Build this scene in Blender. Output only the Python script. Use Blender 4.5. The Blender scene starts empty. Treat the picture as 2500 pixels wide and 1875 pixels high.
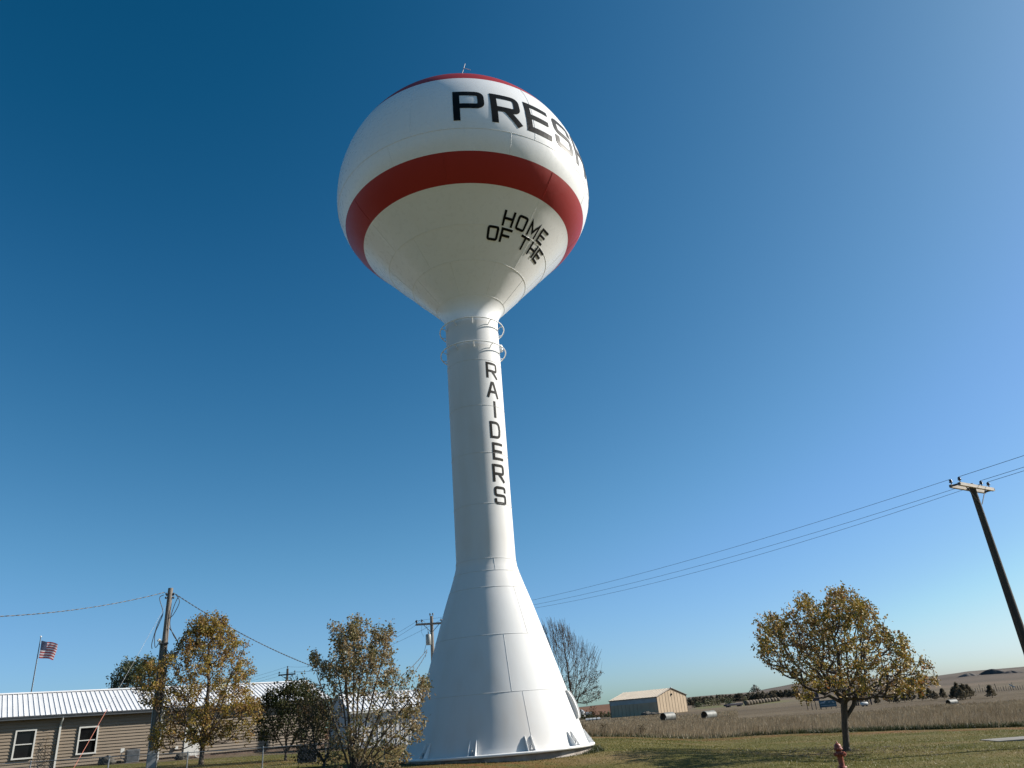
import bpy, math, random
import numpy as np
from mathutils import Vector, Matrix

random.seed(7); rng = np.random.default_rng(11)
S = bpy.context.scene
COL = S.collection
PI = math.pi
R_ = math.radians
H = 1.65                                   # camera height above the reference level

# ------------------------------------------------------------------ helpers
def at(az, d):
    a = R_(az); return (d*math.sin(a), d*math.cos(a))
def zel(el, d): return H + d*math.tan(R_(el))
def sst(a, b, x):
    t = np.clip((np.asarray(x, float)-a)/(b-a), 0, 1); return t*t*(3-2*t)
RA = [-180,-60,-40,-20,0,5,8,12,14.7,16,17.5,20,22.5,24.5,26.1,27.9,31,36,45,60,90,180]
RE = [.3,.3,.3,.3,.3,.335,.345,.34,.36,.5,.63,.7,.56,.38,.345,.477,.46,.5,.55,.5,.4,.3]
def gz(x, y):
    x = np.asarray(x, float); y = np.asarray(y, float)
    r = np.hypot(x, y)+1e-6; az = np.degrees(np.arctan2(x, y))
    zn = .55*sst(8.5, 1.5, x) if False else .55*(1-sst(1.5, 8.5, x))
    zn = zn + .02*np.clip(2-x, 0, 28) - .03*np.clip(x-9, 0, 14)
    zn = zn - .45*(1-sst(17, 23.5, y))*sst(-3, 1, x)*(1-sst(3.2, 5.8, x))*sst(2, 8, y)
    zn = zn + .012*np.sin(x*.9+y*.3)*np.cos(y*.7)
    ridge = np.interp(az, RA, RE)
    lr = np.log(r)
    e = np.interp(lr, [math.log(v) for v in (90, 200, 420, 800, 1700, 2600)], [0, 1, 2, 3, 4, 5])
    e0 = np.array([-1.12, -.55, -.2, .08])
    E = np.where(e < 3, np.interp(e, [0,1,2,3], e0), .08+(ridge-.08)*np.sin(np.clip(e-3,0,1)*PI/2))
    E = np.where(e > 4, ridge-(e-4)*.35, E)
    bump = .03*np.sin(az*.9+1.3*lr*3)*sst(400, 900, r)
    zf = H + r*np.tan(np.radians(E+bump*(e < 4)))
    w = sst(80, 130, r)
    return zn*(1-w)+zf*w
def G(x, y): return float(gz(x, y))

class MB:
    def __init__(s): s.v = []; s.f = []; s.m = []; s.sm = []
    def add(s, vs, fs, mi=0, smooth=False):
        o = len(s.v); s.v += [tuple(v) for v in vs]
        for f in fs: s.f.append(tuple(i+o for i in f)); s.m.append(mi); s.sm.append(smooth)
    def box(s, c, size, mi=0, rz=0, M=None):
        x, y, z = [k/2 for k in size]
        vs = [Vector((a*x, b*y, e*z)) for a in (-1,1) for b in (-1,1) for e in (-1,1)]
        Mt = Matrix.Translation(c) @ Matrix.Rotation(rz, 4, 'Z')
        if M is not None: Mt = M @ Mt
        s.add([Mt @ v for v in vs], [(0,1,3,2),(4,6,7,5),(0,4,5,1),(2,3,7,6),(0,2,6,4),(1,5,7,3)], mi)
    def tube(s, pts, rad, n=6, mi=0, cap=True, smooth=True):
        pts = [Vector(p) for p in pts]
        rs = rad if isinstance(rad, (list, tuple)) else [rad]*len(pts)
        rings = []; up = None
        for i, p in enumerate(pts):
            d = (pts[min(i+1, len(pts)-1)]-pts[max(i-1, 0)]).normalized()
            if up is None:
                up = Vector((0,0,1)) if abs(d.z) < .9 else Vector((1,0,0))
            a = d.cross(up).normalized(); b = a.cross(d).normalized(); up = b
            rings.append([p+(a*math.cos(2*PI*k/n)+b*math.sin(2*PI*k/n))*rs[i] for k in range(n)])
        vs = [v for r in rings for v in r]; fs = []
        for i in range(len(pts)-1):
            for k in range(n):
                fs.append((i*n+k, i*n+(k+1) % n, (i+1)*n+(k+1) % n, (i+1)*n+k))
        s.add(vs, fs, mi, smooth)
        if cap:
            s.add(rings[0], [tuple(range(n))], mi); s.add(rings[-1], [tuple(range(n-1, -1, -1))], mi)
    def lathe(s, prof, n=32, mi=0, c=(0,0,0), smooth=True, mis=None, cap=False):
        vs = []; fs = []
        for r, z in prof:
            for k in range(n):
                a = 2*PI*k/n; vs.append((c[0]+r*math.cos(a), c[1]+r*math.sin(a), c[2]+z))
        o = len(s.v); s.v += vs
        for i in range(len(prof)-1):
            for k in range(n):
                s.f.append((o+i*n+k, o+i*n+(k+1) % n, o+(i+1)*n+(k+1) % n, o+(i+1)*n+k))
                s.m.append(mis[i] if mis else mi); s.sm.append(smooth)
        if cap:
            for j in (0, len(prof)-1):
                s.f.append(tuple(o+j*n+k for k in range(n))); s.m.append(mi); s.sm.append(False)
    def build(s, name, mats, parent=None, loc=None, rz=0, **kw):
        me = bpy.data.meshes.new(name); me.from_pydata(s.v, [], s.f)
        if not isinstance(mats, (list, tuple)): mats = [mats]
        for m in mats: me.materials.append(m)
        me.polygons.foreach_set('material_index', s.m); me.polygons.foreach_set('use_smooth', s.sm)
        me.update()
        o = bpy.data.objects.new(name, me); COL.objects.link(o)
        if parent: o.parent = parent
        if loc: o.location = loc
        o.rotation_euler.z = rz
        for k, v in kw.items(): o[k] = v
        return o
def npmesh(name, V, Fs, mats, parent=None, midx=None, smooth=False, **kw):
    """V (n,3), Fs (m,k) all faces the same size"""
    me = bpy.data.meshes.new(name); n, k = Fs.shape
    me.vertices.add(len(V)); me.vertices.foreach_set('co', np.ascontiguousarray(V, dtype=np.float32).ravel())
    me.loops.add(n*k); me.loops.foreach_set('vertex_index', np.ascontiguousarray(Fs, dtype=np.int32).ravel())
    me.polygons.add(n); me.polygons.foreach_set('loop_start', np.arange(0, n*k, k, dtype=np.int32))
    me.polygons.foreach_set('loop_total', np.full(n, k, dtype=np.int32))
    if midx is not None: me.polygons.foreach_set('material_index', midx.astype(np.int32))
    me.polygons.foreach_set('use_smooth', np.full(n, smooth))
    for m in (mats if isinstance(mats, (list, tuple)) else [mats]): me.materials.append(m)
    me.update(calc_edges=True)
    o = bpy.data.objects.new(name, me); COL.objects.link(o)
    if parent: o.parent = parent
    for a, v in kw.items(): o[a] = v
    return o
def thing(name, label, cat, loc=(0,0,0), rz=0, group=None):
    o = bpy.data.objects.new(name, None); COL.objects.link(o)
    o.empty_display_size = .3
    o.location = loc; o.rotation_euler = (0,0,rz); o['label'] = label; o['category'] = cat
    if group: o['group'] = group
    return o
def tag(o, label, cat, group=None):
    o['label'] = label; o['category'] = cat
    if group: o['group'] = group
    return o
def dup(root, loc, rz, label, sc=1.0):
    r = root.copy(); COL.objects.link(r); r.location = loc; r.rotation_euler = (0,0,rz); r['label'] = label
    r.scale = (sc, sc, sc)
    for ch in list(root.children):
        c = ch.copy(); COL.objects.link(c); c.parent = r
        for gch in list(ch.children):
            d = gch.copy(); COL.objects.link(d); d.parent = c
    return r

# ------------------------------------------------------------------ materials
AK = .92                                   # every base colour is given for full exposure; scaled once here
def newmat(name):
    m = bpy.data.materials.new(name); m.use_nodes = True
    nt = m.node_tree; return m, nt, nt.nodes['Principled BSDF']
def lk(nt, a, b): nt.links.new(a, b)
def pmat(name, col, rough=.6, metal=0., var=.12, scale=3., bump=0., bscale=40., col2=None, coat=0., stretch=(1,1,1), spec=.5):
    m, nt, b = newmat(name)
    b.inputs['Roughness'].default_value = rough; b.inputs['Metallic'].default_value = metal
    b.inputs['Coat Weight'].default_value = coat; b.inputs['Specular IOR Level'].default_value = spec
    tc = nt.nodes.new('ShaderNodeTexCoord'); mp = nt.nodes.new('ShaderNodeMapping'); mp.inputs['Scale'].default_value = stretch
    lk(nt, tc.outputs['Object'], mp.inputs['Vector'])
    n = nt.nodes.new('ShaderNodeTexNoise'); n.inputs['Scale'].default_value = scale; n.inputs['Detail'].default_value = 6
    lk(nt, mp.outputs['Vector'], n.inputs['Vector'])
    r = nt.nodes.new('ShaderNodeValToRGB'); r.color_ramp.elements[0].position = .3; r.color_ramp.elements[1].position = .7
    col = tuple(c*AK for c in col); col2 = tuple(c*AK for c in col2) if col2 else None
    c2 = col2 if col2 else tuple(min(1, c*(1+var)) for c in col)
    c1 = col if col2 else tuple(c*(1-var) for c in col)
    r.color_ramp.elements[0].color = (*c1, 1); r.color_ramp.elements[1].color = (*c2, 1)
    lk(nt, n.outputs['Fac'], r.inputs['Fac']); lk(nt, r.outputs['Color'], b.inputs['Base Color'])
    if bump:
        n2 = nt.nodes.new('ShaderNodeTexNoise'); n2.inputs['Scale'].default_value = bscale; n2.inputs['Detail'].default_value = 4
        lk(nt, mp.outputs['Vector'], n2.inputs['Vector'])
        bp = nt.nodes.new('ShaderNodeBump'); bp.inputs['Strength'].default_value = bump; bp.inputs['Distance'].default_value = .02
        lk(nt, n2.outputs['Fac'], bp.inputs['Height']); lk(nt, bp.outputs['Normal'], b.inputs['Normal'])
    return m
def leafmat(name, cols, rough=.55, trans=.35, clump=1.6, spec=.4):
    """colour per leaf (random per island) drifting with soft clumps of other colours"""
    m, nt, b = newmat(name)
    geo = nt.nodes.new('ShaderNodeNewGeometry'); tc = nt.nodes.new('ShaderNodeTexCoord')
    n = nt.nodes.new('ShaderNodeTexNoise'); n.inputs['Scale'].default_value = clump; n.inputs['Detail'].default_value = 2
    lk(nt, tc.outputs['Object'], n.inputs['Vector'])
    a = nt.nodes.new('ShaderNodeMath'); a.operation = 'MULTIPLY_ADD'; a.inputs[1].default_value = .42
    lk(nt, geo.outputs['Random Per Island'], a.inputs[0])
    mr = nt.nodes.new('ShaderNodeMapRange'); mr.inputs['From Min'].default_value = .3; mr.inputs['From Max'].default_value = .7
    mr.inputs['To Max'].default_value = .58
    lk(nt, n.outputs['Fac'], mr.inputs['Value']); lk(nt, mr.outputs['Result'], a.inputs[2])
    r = nt.nodes.new('ShaderNodeValToRGB'); e = r.color_ramp.elements
    while len(e) < len(cols): e.new(.5)
    for i, c in enumerate(cols):
        e[i].position = i/(len(cols)-1); e[i].color = (*[v*AK for v in c], 1)
    lk(nt, a.outputs[0], r.inputs['Fac']); lk(nt, r.outputs['Color'], b.inputs['Base Color'])
    b.inputs['Roughness'].default_value = rough; b.inputs['Specular IOR Level'].default_value = spec
    if trans:
        t = nt.nodes.new('ShaderNodeBsdfTranslucent'); lk(nt, r.outputs['Color'], t.inputs['Color'])
        mx = nt.nodes.new('ShaderNodeMixShader'); mx.inputs[0].default_value = trans
        lk(nt, b.outputs[0], mx.inputs[1]); lk(nt, t.outputs[0], mx.inputs[2])
        lk(nt, mx.outputs[0], nt.nodes['Material Output'].inputs['Surface'])
    return m

def paintmat(name, col, rough=.32, dirt=(.62,.5,.42), amount=.1, spec=.45):
    col = tuple(c*AK for c in col)
    """enamel paint with faint vertical streaks, patches and orange-peel"""
    m, nt, b = newmat(name)
    tc = nt.nodes.new('ShaderNodeTexCoord')
    def noise(sc, st, det=5):
        mp = nt.nodes.new('ShaderNodeMapping'); mp.inputs['Scale'].default_value = st
        n = nt.nodes.new('ShaderNodeTexNoise'); n.inputs['Scale'].default_value = sc; n.inputs['Detail'].default_value = det
        lk(nt, tc.outputs['Object'], mp.inputs['Vector']); lk(nt, mp.outputs['Vector'], n.inputs['Vector']); return n
    st = noise(2.2, (1,1,.14)); pa = noise(.5, (1,1,1)); fi = noise(6, (1,1,1), 3)
    mul = nt.nodes.new('ShaderNodeMath'); mul.operation = 'MULTIPLY'
    lk(nt, st.outputs['Fac'], mul.inputs[0]); lk(nt, pa.outputs['Fac'], mul.inputs[1])
    mr = nt.nodes.new('ShaderNodeMapRange'); mr.inputs['From Min'].default_value = .2; mr.inputs['From Max'].default_value = .42
    mr.inputs['To Max'].default_value = amount
    lk(nt, mul.outputs[0], mr.inputs['Value'])
    mx = nt.nodes.new('ShaderNodeMix'); mx.data_type = 'RGBA'; mx.inputs[6].default_value = (*col, 1)
    mx.inputs[7].default_value = (*[c*d for c, d in zip(col, dirt)], 1)
    lk(nt, mr.outputs['Result'], mx.inputs[0]); lk(nt, mx.outputs[2], b.inputs['Base Color'])
    rr = nt.nodes.new('ShaderNodeMapRange'); rr.inputs['To Min'].default_value = rough-.06; rr.inputs['To Max'].default_value = rough+.12
    lk(nt, fi.outputs['Fac'], rr.inputs['Value']); lk(nt, rr.outputs['Result'], b.inputs['Roughness'])
    bn = noise(.9, (1,1,1), 2)
    bp = nt.nodes.new('ShaderNodeBump'); bp.inputs['Strength'].default_value = .16; bp.inputs['Distance'].default_value = .05
    lk(nt, bn.outputs['Fac'], bp.inputs['Height']); lk(nt, bp.outputs['Normal'], b.inputs['Normal'])
    b.inputs['Specular IOR Level'].default_value = spec
    return m

M = {}
M['white_paint'] = paintmat('white_enamel', (.88,.88,.87), rough=.26, dirt=(.8,.72,.62), amount=.12, spec=.38)
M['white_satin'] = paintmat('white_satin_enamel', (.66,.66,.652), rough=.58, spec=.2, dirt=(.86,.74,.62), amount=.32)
M['red_paint'] = paintmat('red_enamel', (.36,.02,.017), rough=.42, spec=.35, dirt=(.75,.8,.8))
M['black_paint'] = pmat('black_lettering_paint', (.008,.008,.007), .6, spec=.08, var=.3, scale=5)
M['black_gloss'] = pmat('black_enamel_lettering', (.008,.008,.007), .45, var=.3, scale=5, spec=.1)
M['concrete'] = pmat('old_concrete', (.16,.13,.11), .9, scale=2.2, bump=.6, bscale=14, col2=(.42,.38,.34))
M['slab'] = pmat('pale_concrete_slab', (.17,.16,.14), .9, scale=2, bump=.4, col2=(.25,.235,.21))
M['siding'] = pmat('taupe_vinyl_siding', (.215,.168,.12), .55, var=.06, scale=1.2)
M['white_metal'] = pmat('white_roof_metal', (.7,.7,.7), .45, var=.07, scale=1.5, stretch=(1,.3,1))
M['shed_metal'] = pmat('white_ribbed_shed_metal', (.55,.55,.55), .45, var=.06, scale=1.2)
M['gutter'] = pmat('dark_grey_gutter_metal', (.07,.075,.08), .35, var=.15)
M['soffit'] = pmat('brown_soffit', (.05,.04,.033), .8)
M['trim'] = pmat('white_trim', (.6,.59,.55), .5, var=.06, scale=6)
M['glass'] = pmat('dark_window_glass', (.008,.008,.009), .05, var=.4, scale=1.5, spec=.25)
M['found'] = pmat('brown_foundation_block', (.16,.11,.08), .9, var=.3, bump=.5)
M['wood_old'] = pmat('weathered_grey_pole_wood', (.12,.1,.082), .85, scale=5, bump=.7, bscale=30, col2=(.27,.235,.2), stretch=(3,3,.25))
M['wood_dark'] = pmat('creosoted_dark_pole_wood', (.035,.027,.02), .8, scale=5, bump=.6, bscale=30, col2=(.075,.06,.045), stretch=(3,3,.25))
M['arm_wood'] = pmat('pale_crossarm_wood', (.42,.36,.3), .8, scale=4, col2=(.6,.54,.47), stretch=(1,1,3))
M['cable'] = pmat('black_cable', (.02,.02,.022), .5)
M['alu'] = pmat('aluminium_strand', (.2,.21,.22), .6, metal=.2)
M['steel'] = pmat('galvanised_steel', (.3,.31,.32), .45, metal=.5, var=.2, scale=4)
M['dark_metal'] = pmat('dark_iron', (.03,.03,.032), .5)
M['porcelain'] = pmat('dark_insulator', (.03,.025,.03), .25)
M['xfmr'] = pmat('grey_transformer_paint', (.22,.25,.25), .45)
M['guard'] = pmat('orange_guy_guard', (.5,.16,.1), .5)
M['hydrant'] = pmat('worn_red_hydrant_paint', (.2,.034,.016), .5, scale=9, bump=.4, bscale=30, col2=(.33,.07,.035))
M['barn_wall'] = pmat('tan_barn_metal', (.42,.33,.235), .8, var=.08, scale=.5, spec=.1)
M['barn_roof'] = pmat('pale_barn_roof', (.72,.6,.45), .5, var=.06, scale=.4)
M['barn_trim'] = pmat('brown_barn_trim', (.1,.08,.065), .6)
M['barn_panel'] = pmat('grey_skylight_panel', (.3,.32,.32), .7, var=.15, scale=1)
M['culvert'] = pmat('galvanised_culvert', (.16,.165,.15), .6, metal=.0, var=.35, scale=2.5)
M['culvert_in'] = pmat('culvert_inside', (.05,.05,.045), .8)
M['dark_wood'] = pmat('dark_signboard', (.05,.04,.055), .7)
M['teal'] = pmat('faded_blue_signboard', (.04,.1,.13), .6, var=.3, scale=1.2)
M['pale'] = pmat('pale_faded_lettering', (.4,.45,.5), .6)
M['brown_wood'] = pmat('brown_cabin_wood', (.2,.12,.07), .8, var=.3)
M['tan_wood'] = pmat('tan_roof_boards', (.5,.36,.2), .8, var=.2)
M['white_obj'] = pmat('white_gloss', (.5,.5,.49), .6)
M['straw'] = pmat('hay_bale', (.04,.03,.02), .9, var=.4, scale=1.4, bump=1, bscale=8, col2=(.2,.155,.105))
M['rubber'] = pmat('black_rubber', (.02,.02,.02), .8)
M['rock'] = pmat('dark_rock', (.045,.04,.034), .9, var=.4, bump=1, bscale=6, col2=(.1,.09,.075))
M['mound'] = pmat('dark_earth_pile', (.045,.04,.04), .95, var=.3, scale=.2, col2=(.09,.08,.075))
M['mound2'] = pmat('grey_earth_pile', (.14,.12,.105), .95, var=.2, scale=.2)
M['acbox'] = pmat('grey_condenser_metal', (.12,.125,.13), .5)
M['bark'] = pmat('brown_bark', (.045,.034,.026), .9, scale=7, bump=1, bscale=22, col2=(.1,.078,.06), stretch=(2,2,.5))
M['bark_grey'] = pmat('grey_bark', (.1,.085,.075), .9, scale=5, bump=.8, bscale=20, col2=(.2,.175,.155), stretch=(2,2,.5))
M['flag_r'] = pmat('flag_red', (.42,.1,.1), .8); M['flag_w'] = pmat('flag_white', (.72,.66,.66), .8); M['flag_b'] = pmat('flag_blue', (.08,.09,.13), .8)
M['leaf_gold'] = leafmat('gold_brown_leaves', [(.06,.035,.022),(.14,.07,.035),(.4,.24,.06),(.12,.115,.02),(.46,.33,.06),(.36,.15,.045),(.09,.05,.03)], clump=.75, trans=.25)
M['leaf_rust'] = leafmat('rust_olive_leaves', [(.06,.055,.015),(.145,.13,.026),(.36,.27,.045),(.3,.17,.042),(.17,.085,.036),(.09,.05,.03)])
M['leaf_bush'] = leafmat('olive_pale_leaves', [(.05,.055,.022),(.11,.115,.04),(.26,.23,.11),(.22,.13,.045),(.42,.35,.22),(.1,.09,.04)], clump=2.2)
M['leaf_dark'] = leafmat('dark_green_leaves', [(.02,.027,.01),(.034,.044,.014),(.055,.052,.02),(.07,.055,.025)], trans=.15, spec=.08)
M['leaf_brown'] = leafmat('dark_brown_leaves', [(.045,.03,.015),(.085,.05,.022),(.07,.06,.025),(.12,.075,.035)], trans=.15, spec=.1)
M['leaf_green'] = leafmat('grey_green_leaves', [(.04,.055,.022),(.06,.08,.03),(.09,.1,.045),(.11,.1,.05)], trans=.25)
M['leaf_dead'] = leafmat('dead_leaves', [(.05,.035,.022),(.08,.055,.035),(.1,.07,.045)], trans=.1)
M['cedar'] = leafmat('cedar_foliage', [(.075,.07,.045),(.115,.1,.066),(.15,.125,.085),(.19,.15,.11)], trans=.35, clump=1)
M['brushy'] = leafmat('yellow_green_brush', [(.09,.085,.035),(.15,.14,.06),(.2,.17,.08)], trans=.2, clump=.3)
M['lawn_blade'] = leafmat('lawn_blades', [(.05,.065,.009),(.09,.1,.014),(.155,.14,.026),(.23,.175,.048),(.15,.09,.03)], trans=.25, clump=.35)
M['dry_blade'] = leafmat('dry_prairie_grass', [(.1,.068,.036),(.18,.13,.073),(.3,.225,.135),(.42,.335,.21),(.14,.095,.052)], trans=.25, clump=.5)
M['green_tuft'] = leafmat('green_weed_blades', [(.03,.045,.014),(.055,.07,.022),(.1,.095,.04)], trans=.2, clump=.6)

for k_, c_ in (('flag_r',(.5,.09,.09)),('flag_w',(.8,.74,.74)),('flag_b',(.10,.11,.17))): M[k_] = leafmat(k_+'_cloth', [c_, tuple(v*.85 for v in c_)], .8, .5, 3.)
# ------------------------------------------------------------------ ground sheet
def field_edge(x):                         # where the mown lawn stops and the tall grass starts
    return np.interp(x, [-30,-2,2,8,12,16,20,26,40], [41,41,40,40.5,40,38,35.5,31,24]) + .25*np.sin(x*1.3)+.15*np.sin(x*3.1+1)
def ground_material():
    m, nt, b = newmat('ground_cover'); N = nt.nodes
    tc = N.new('ShaderNodeTexCoord')
    def noise(sc, st=(1,1,1), det=6, ro=.55):
        mp = N.new('ShaderNodeMapping'); mp.inputs['Scale'].default_value = st
        n = N.new('ShaderNodeTexNoise'); n.inputs['Scale'].default_value = sc; n.inputs['Detail'].default_value = det; n.inputs['Roughness'].default_value = ro
        lk(nt, tc.outputs['Object'], mp.inputs['Vector']); lk(nt, mp.outputs['Vector'], n.inputs['Vector']); return n.outputs['Fac']
    def ramp(fac, stops):
        r = N.new('ShaderNodeValToRGB'); e = r.color_ramp.elements
        while len(e) < len(stops): e.new(.5)
        for i, (p, c) in enumerate(stops): e[i].position = p; e[i].color = (*[v*AK for v in c], 1)
        lk(nt, fac, r.inputs['Fac']); return r.outputs['Color']
    def mix(f, a, c):
        x = N.new('ShaderNodeMix'); x.data_type = 'RGBA'; lk(nt, f, x.inputs[0]); lk(nt, a, x.inputs[6]); lk(nt, c, x.inputs[7]); return x.outputs[2]
    def mth(op, a, c=None, v=None):
        x = N.new('ShaderNodeMath'); x.operation = op; lk(nt, a, x.inputs[0])
        if c is not None: lk(nt, c, x.inputs[1])
        if v is not None: x.inputs[1].default_value = v
        return x.outputs[0]
    def attr(n):
        a = N.new('ShaderNodeAttribute'); a.attribute_name = n; return a.outputs['Fac']
    big = noise(.22, (1,1.6,1)); fine = noise(9, det=8, ro=.7); mid = noise(1.3, (1,1.5,1))
    lawn = ramp(mth('ADD', mth('MULTIPLY', mid, v=.55), mth('MULTIPLY', fine, v=.45)),
                [(.28,(.032,.036,.009)),(.45,(.075,.077,.016)),(.56,(.12,.105,.03)),(.72,(.19,.145,.06))])
    dry = ramp(big, [(.35,(.085,.09,.026)),(.5,(.16,.13,.05)),(.7,(.2,.14,.07))])
    mr = N.new('ShaderNodeMapRange'); mr.inputs['From Min'].default_value = .42; mr.inputs['From Max'].default_value = .66; mr.inputs['To Max'].default_value = .95
    lk(nt, big, mr.inputs['Value'])
    lawn = mix(mr.outputs['Result'], lawn, dry)
    soil = ramp(fine, [(.3,(.1,.036,.014)),(.6,(.21,.085,.032)),(.8,(.26,.14,.065))])
    sp = mth('MULTIPLY', attr('soil'), ramp_fac(nt, mid, .38, .6))
    near = mix(sp, lawn, soil)
    # prairie beyond the lawn, streaked along the view-crossing direction
    fb = noise(.05, (.35,1.6,1)); ff = noise(.9, (1,1.4,1), 8, .7)
    fld = ramp(mth('ADD', mth('MULTIPLY', fb, v=.55), mth('MULTIPLY', ff, v=.45)), [(.3,(.055,.042,.026)),(.45,(.1,.075,.047)),(.58,(.145,.112,.072)),(.72,(.2,.158,.105))])
    far = ramp(attr('band'), [(0,(.115,.088,.057)),(.12,(.105,.08,.052)),(.2,(.15,.117,.076)),(.3,(.125,.1,.068)),(.42,(.16,.12,.085)),(.5,(.1,.08,.06)),(.6,(.135,.105,.08)),(.75,(.105,.083,.065)),(.86,(.135,.11,.088)),(1,(.1,.085,.072))])
    fm = mix(attr('plough'), mixmul(nt, far, noise(.012, (.5,2.5,1), 8, .65)), ramp(noise(.02, (.4,3,1)), [(.3,(.12,.06,.035)),(.7,(.19,.1,.06))]))
    fm = mix(attr('green'), fm, ramp(noise(.05), [(.3,(.1,.1,.045)),(.7,(.17,.155,.075))]))
    out = mix(attr('field'), near, fld); out = mix(attr('far'), out, fm)
    lk(nt, out, b.inputs['Base Color']); b.inputs['Roughness'].default_value = .95; b.inputs['Specular IOR Level'].default_value = .1
    bp = N.new('ShaderNodeBump'); bp.inputs['Strength'].default_value = .8; bp.inputs['Distance'].default_value = .06
    lk(nt, noise(14, det=6, ro=.7), bp.inputs['Height']); lk(nt, bp.outputs['Normal'], b.inputs['Normal'])
    return m
def ramp_fac(nt, fac, a, b_):
    mr = nt.nodes.new('ShaderNodeMapRange'); mr.inputs['From Min'].default_value = a; mr.inputs['From Max'].default_value = b_
    nt.links.new(fac, mr.inputs['Value']); return mr.outputs['Result']
def mixmul(nt, col, fac):
    x = nt.nodes.new('ShaderNodeMix'); x.data_type = 'RGBA'; x.blend_type = 'MULTIPLY'; x.inputs[0].default_value = 1
    r = nt.nodes.new('ShaderNodeMapRange'); r.inputs['From Min'].default_value = .3; r.inputs['From Max'].default_value = .7
    r.inputs['To Min'].default_value = .72; r.inputs['To Max'].default_value = 1.25
    nt.links.new(fac, r.inputs['Value']); nt.links.new(col, x.inputs[6]); nt.links.new(r.outputs['Result'], x.inputs[7]); return x.outputs[2]

def build_ground():
    az = np.concatenate([np.arange(-180,-45,3.), np.arange(-45,45,.2), np.arange(45,180,3.)])
    r = [0.5, 3, 6, 9, 12]
    while r[-1] < 60: r.append(r[-1]+.35)
    while r[-1] < 6000: r.append(r[-1]*1.03)
    r = np.array(r); na, nr = len(az), len(r)
    A, Rr = np.meshgrid(np.radians(az), r); X = Rr*np.sin(A); Y = Rr*np.cos(A); Z = gz(X, Y)
    V = np.stack([X, Y, Z], -1).reshape(-1,3)
    V = np.vstack([V, [[0,0,G(0,0)]]]); c = len(V)-1
    i = np.arange(nr-1)[:,None]; k = np.arange(na)[None,:]; k2 = (k+1) % na
    Fq = np.stack([i*na+k, (i+1)*na+k, (i+1)*na+k2, i*na+k2], -1).reshape(-1,4)
    o = npmesh('ground', V, Fq[:, ::-1], ground_material(), smooth=True, kind='structure')
    # close the centre
    me = o.data
    x, y = V[:,0], V[:,1]; rr = np.hypot(x, y); a = np.degrees(np.arctan2(x, y)); fe = field_edge(x)
    fld = sst(-.3, .5, y-fe)
    soil = np.exp(-((y-fe+1.6)/1.3)**2)*1.0*(x > -8) + .9*np.exp(-((x+2.2)**2/9+(y-21.5)**2/1.2)) + .7*np.exp(-((x+9)**2/60+(y-31)**2/9))
    far = sst(105, 150, rr)
    band = np.clip((np.log(rr)-math.log(110))/(math.log(1900)-math.log(110)) + .015*np.sin(a*.5)+.01*np.sin(a*1.7), 0, 1)
    plough = sst(230, 300, rr)*(1-sst(1300, 1500, rr))*(a < 5.6)*(a > -60)
    green = sst(240, 262, rr)*(1-sst(330, 350, rr))*sst(10.5, 11.2, a)*(1-sst(16, 18, a))
    for n, v in (('field',fld),('soil',soil),('far',far),('band',band),('plough',plough),('green',green)):
        at_ = me.attributes.new(n, 'FLOAT', 'POINT'); at_.data.foreach_set('value', np.clip(v,0,1).astype(np.float32))
    return o
build_ground()

# ------------------------------------------------------------------ grass
def blades(x, y, hgt, wid, lean, name, mat, label, zoff=0.):
    n = len(x); th = rng.uniform(0, 2*PI, n); ux, uy = np.cos(th), np.sin(th)
    z = gz(x, y)-.01+zoff
    lx = rng.normal(lean[0], lean[2], n)*hgt; ly = rng.normal(lean[1], lean[2], n)*hgt
    V = np.zeros((n,3,3))
    V[:,0] = np.stack([x-ux*wid/2, y-uy*wid/2, z], -1); V[:,1] = np.stack([x+ux*wid/2, y+uy*wid/2, z], -1)
    V[:,2] = np.stack([x+lx, y+ly, z+hgt], -1)
    F_ = np.arange(n*3).reshape(-1,3)
    return npmesh(name, V.reshape(-1,3), F_, mat, kind='stuff', label=label, category='grass')
# mown lawn, denser nearby
n = 190000
a = rng.uniform(-37, 37, n); d = 15+29*rng.random(n)**.9
x = d*np.sin(np.radians(a)); y = d*np.cos(np.radians(a))
keep = (y < field_edge(x)+.3) & (np.hypot(x+1.396, y-24.96) > 2.95)
x, y = x[keep], y[keep]
sl = np.exp(-((y-field_edge(x)+1.6)/1.1)**2)*(.6+.4*np.sin(x*.45+1))+.8*np.exp(-((x+2.2)**2/9+(y-21.5)**2/1.0))
k_ = rng.random(len(x)) > sl; x, y = x[k_], y[k_]
patch = .75+.5*np.clip(.5+.5*np.sin(x*.8+1.3*np.sin(y*.5))*np.cos(y*.7+x*.2), 0, 1)
blades(x, y, rng.uniform(.02,.05,len(x))*patch, rng.uniform(.012,.026,len(x)), (0,0,.5), 'lawn_grass', M['lawn_blade'], 'short mown lawn grass, green fading to tan, around the water tower')
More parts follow.
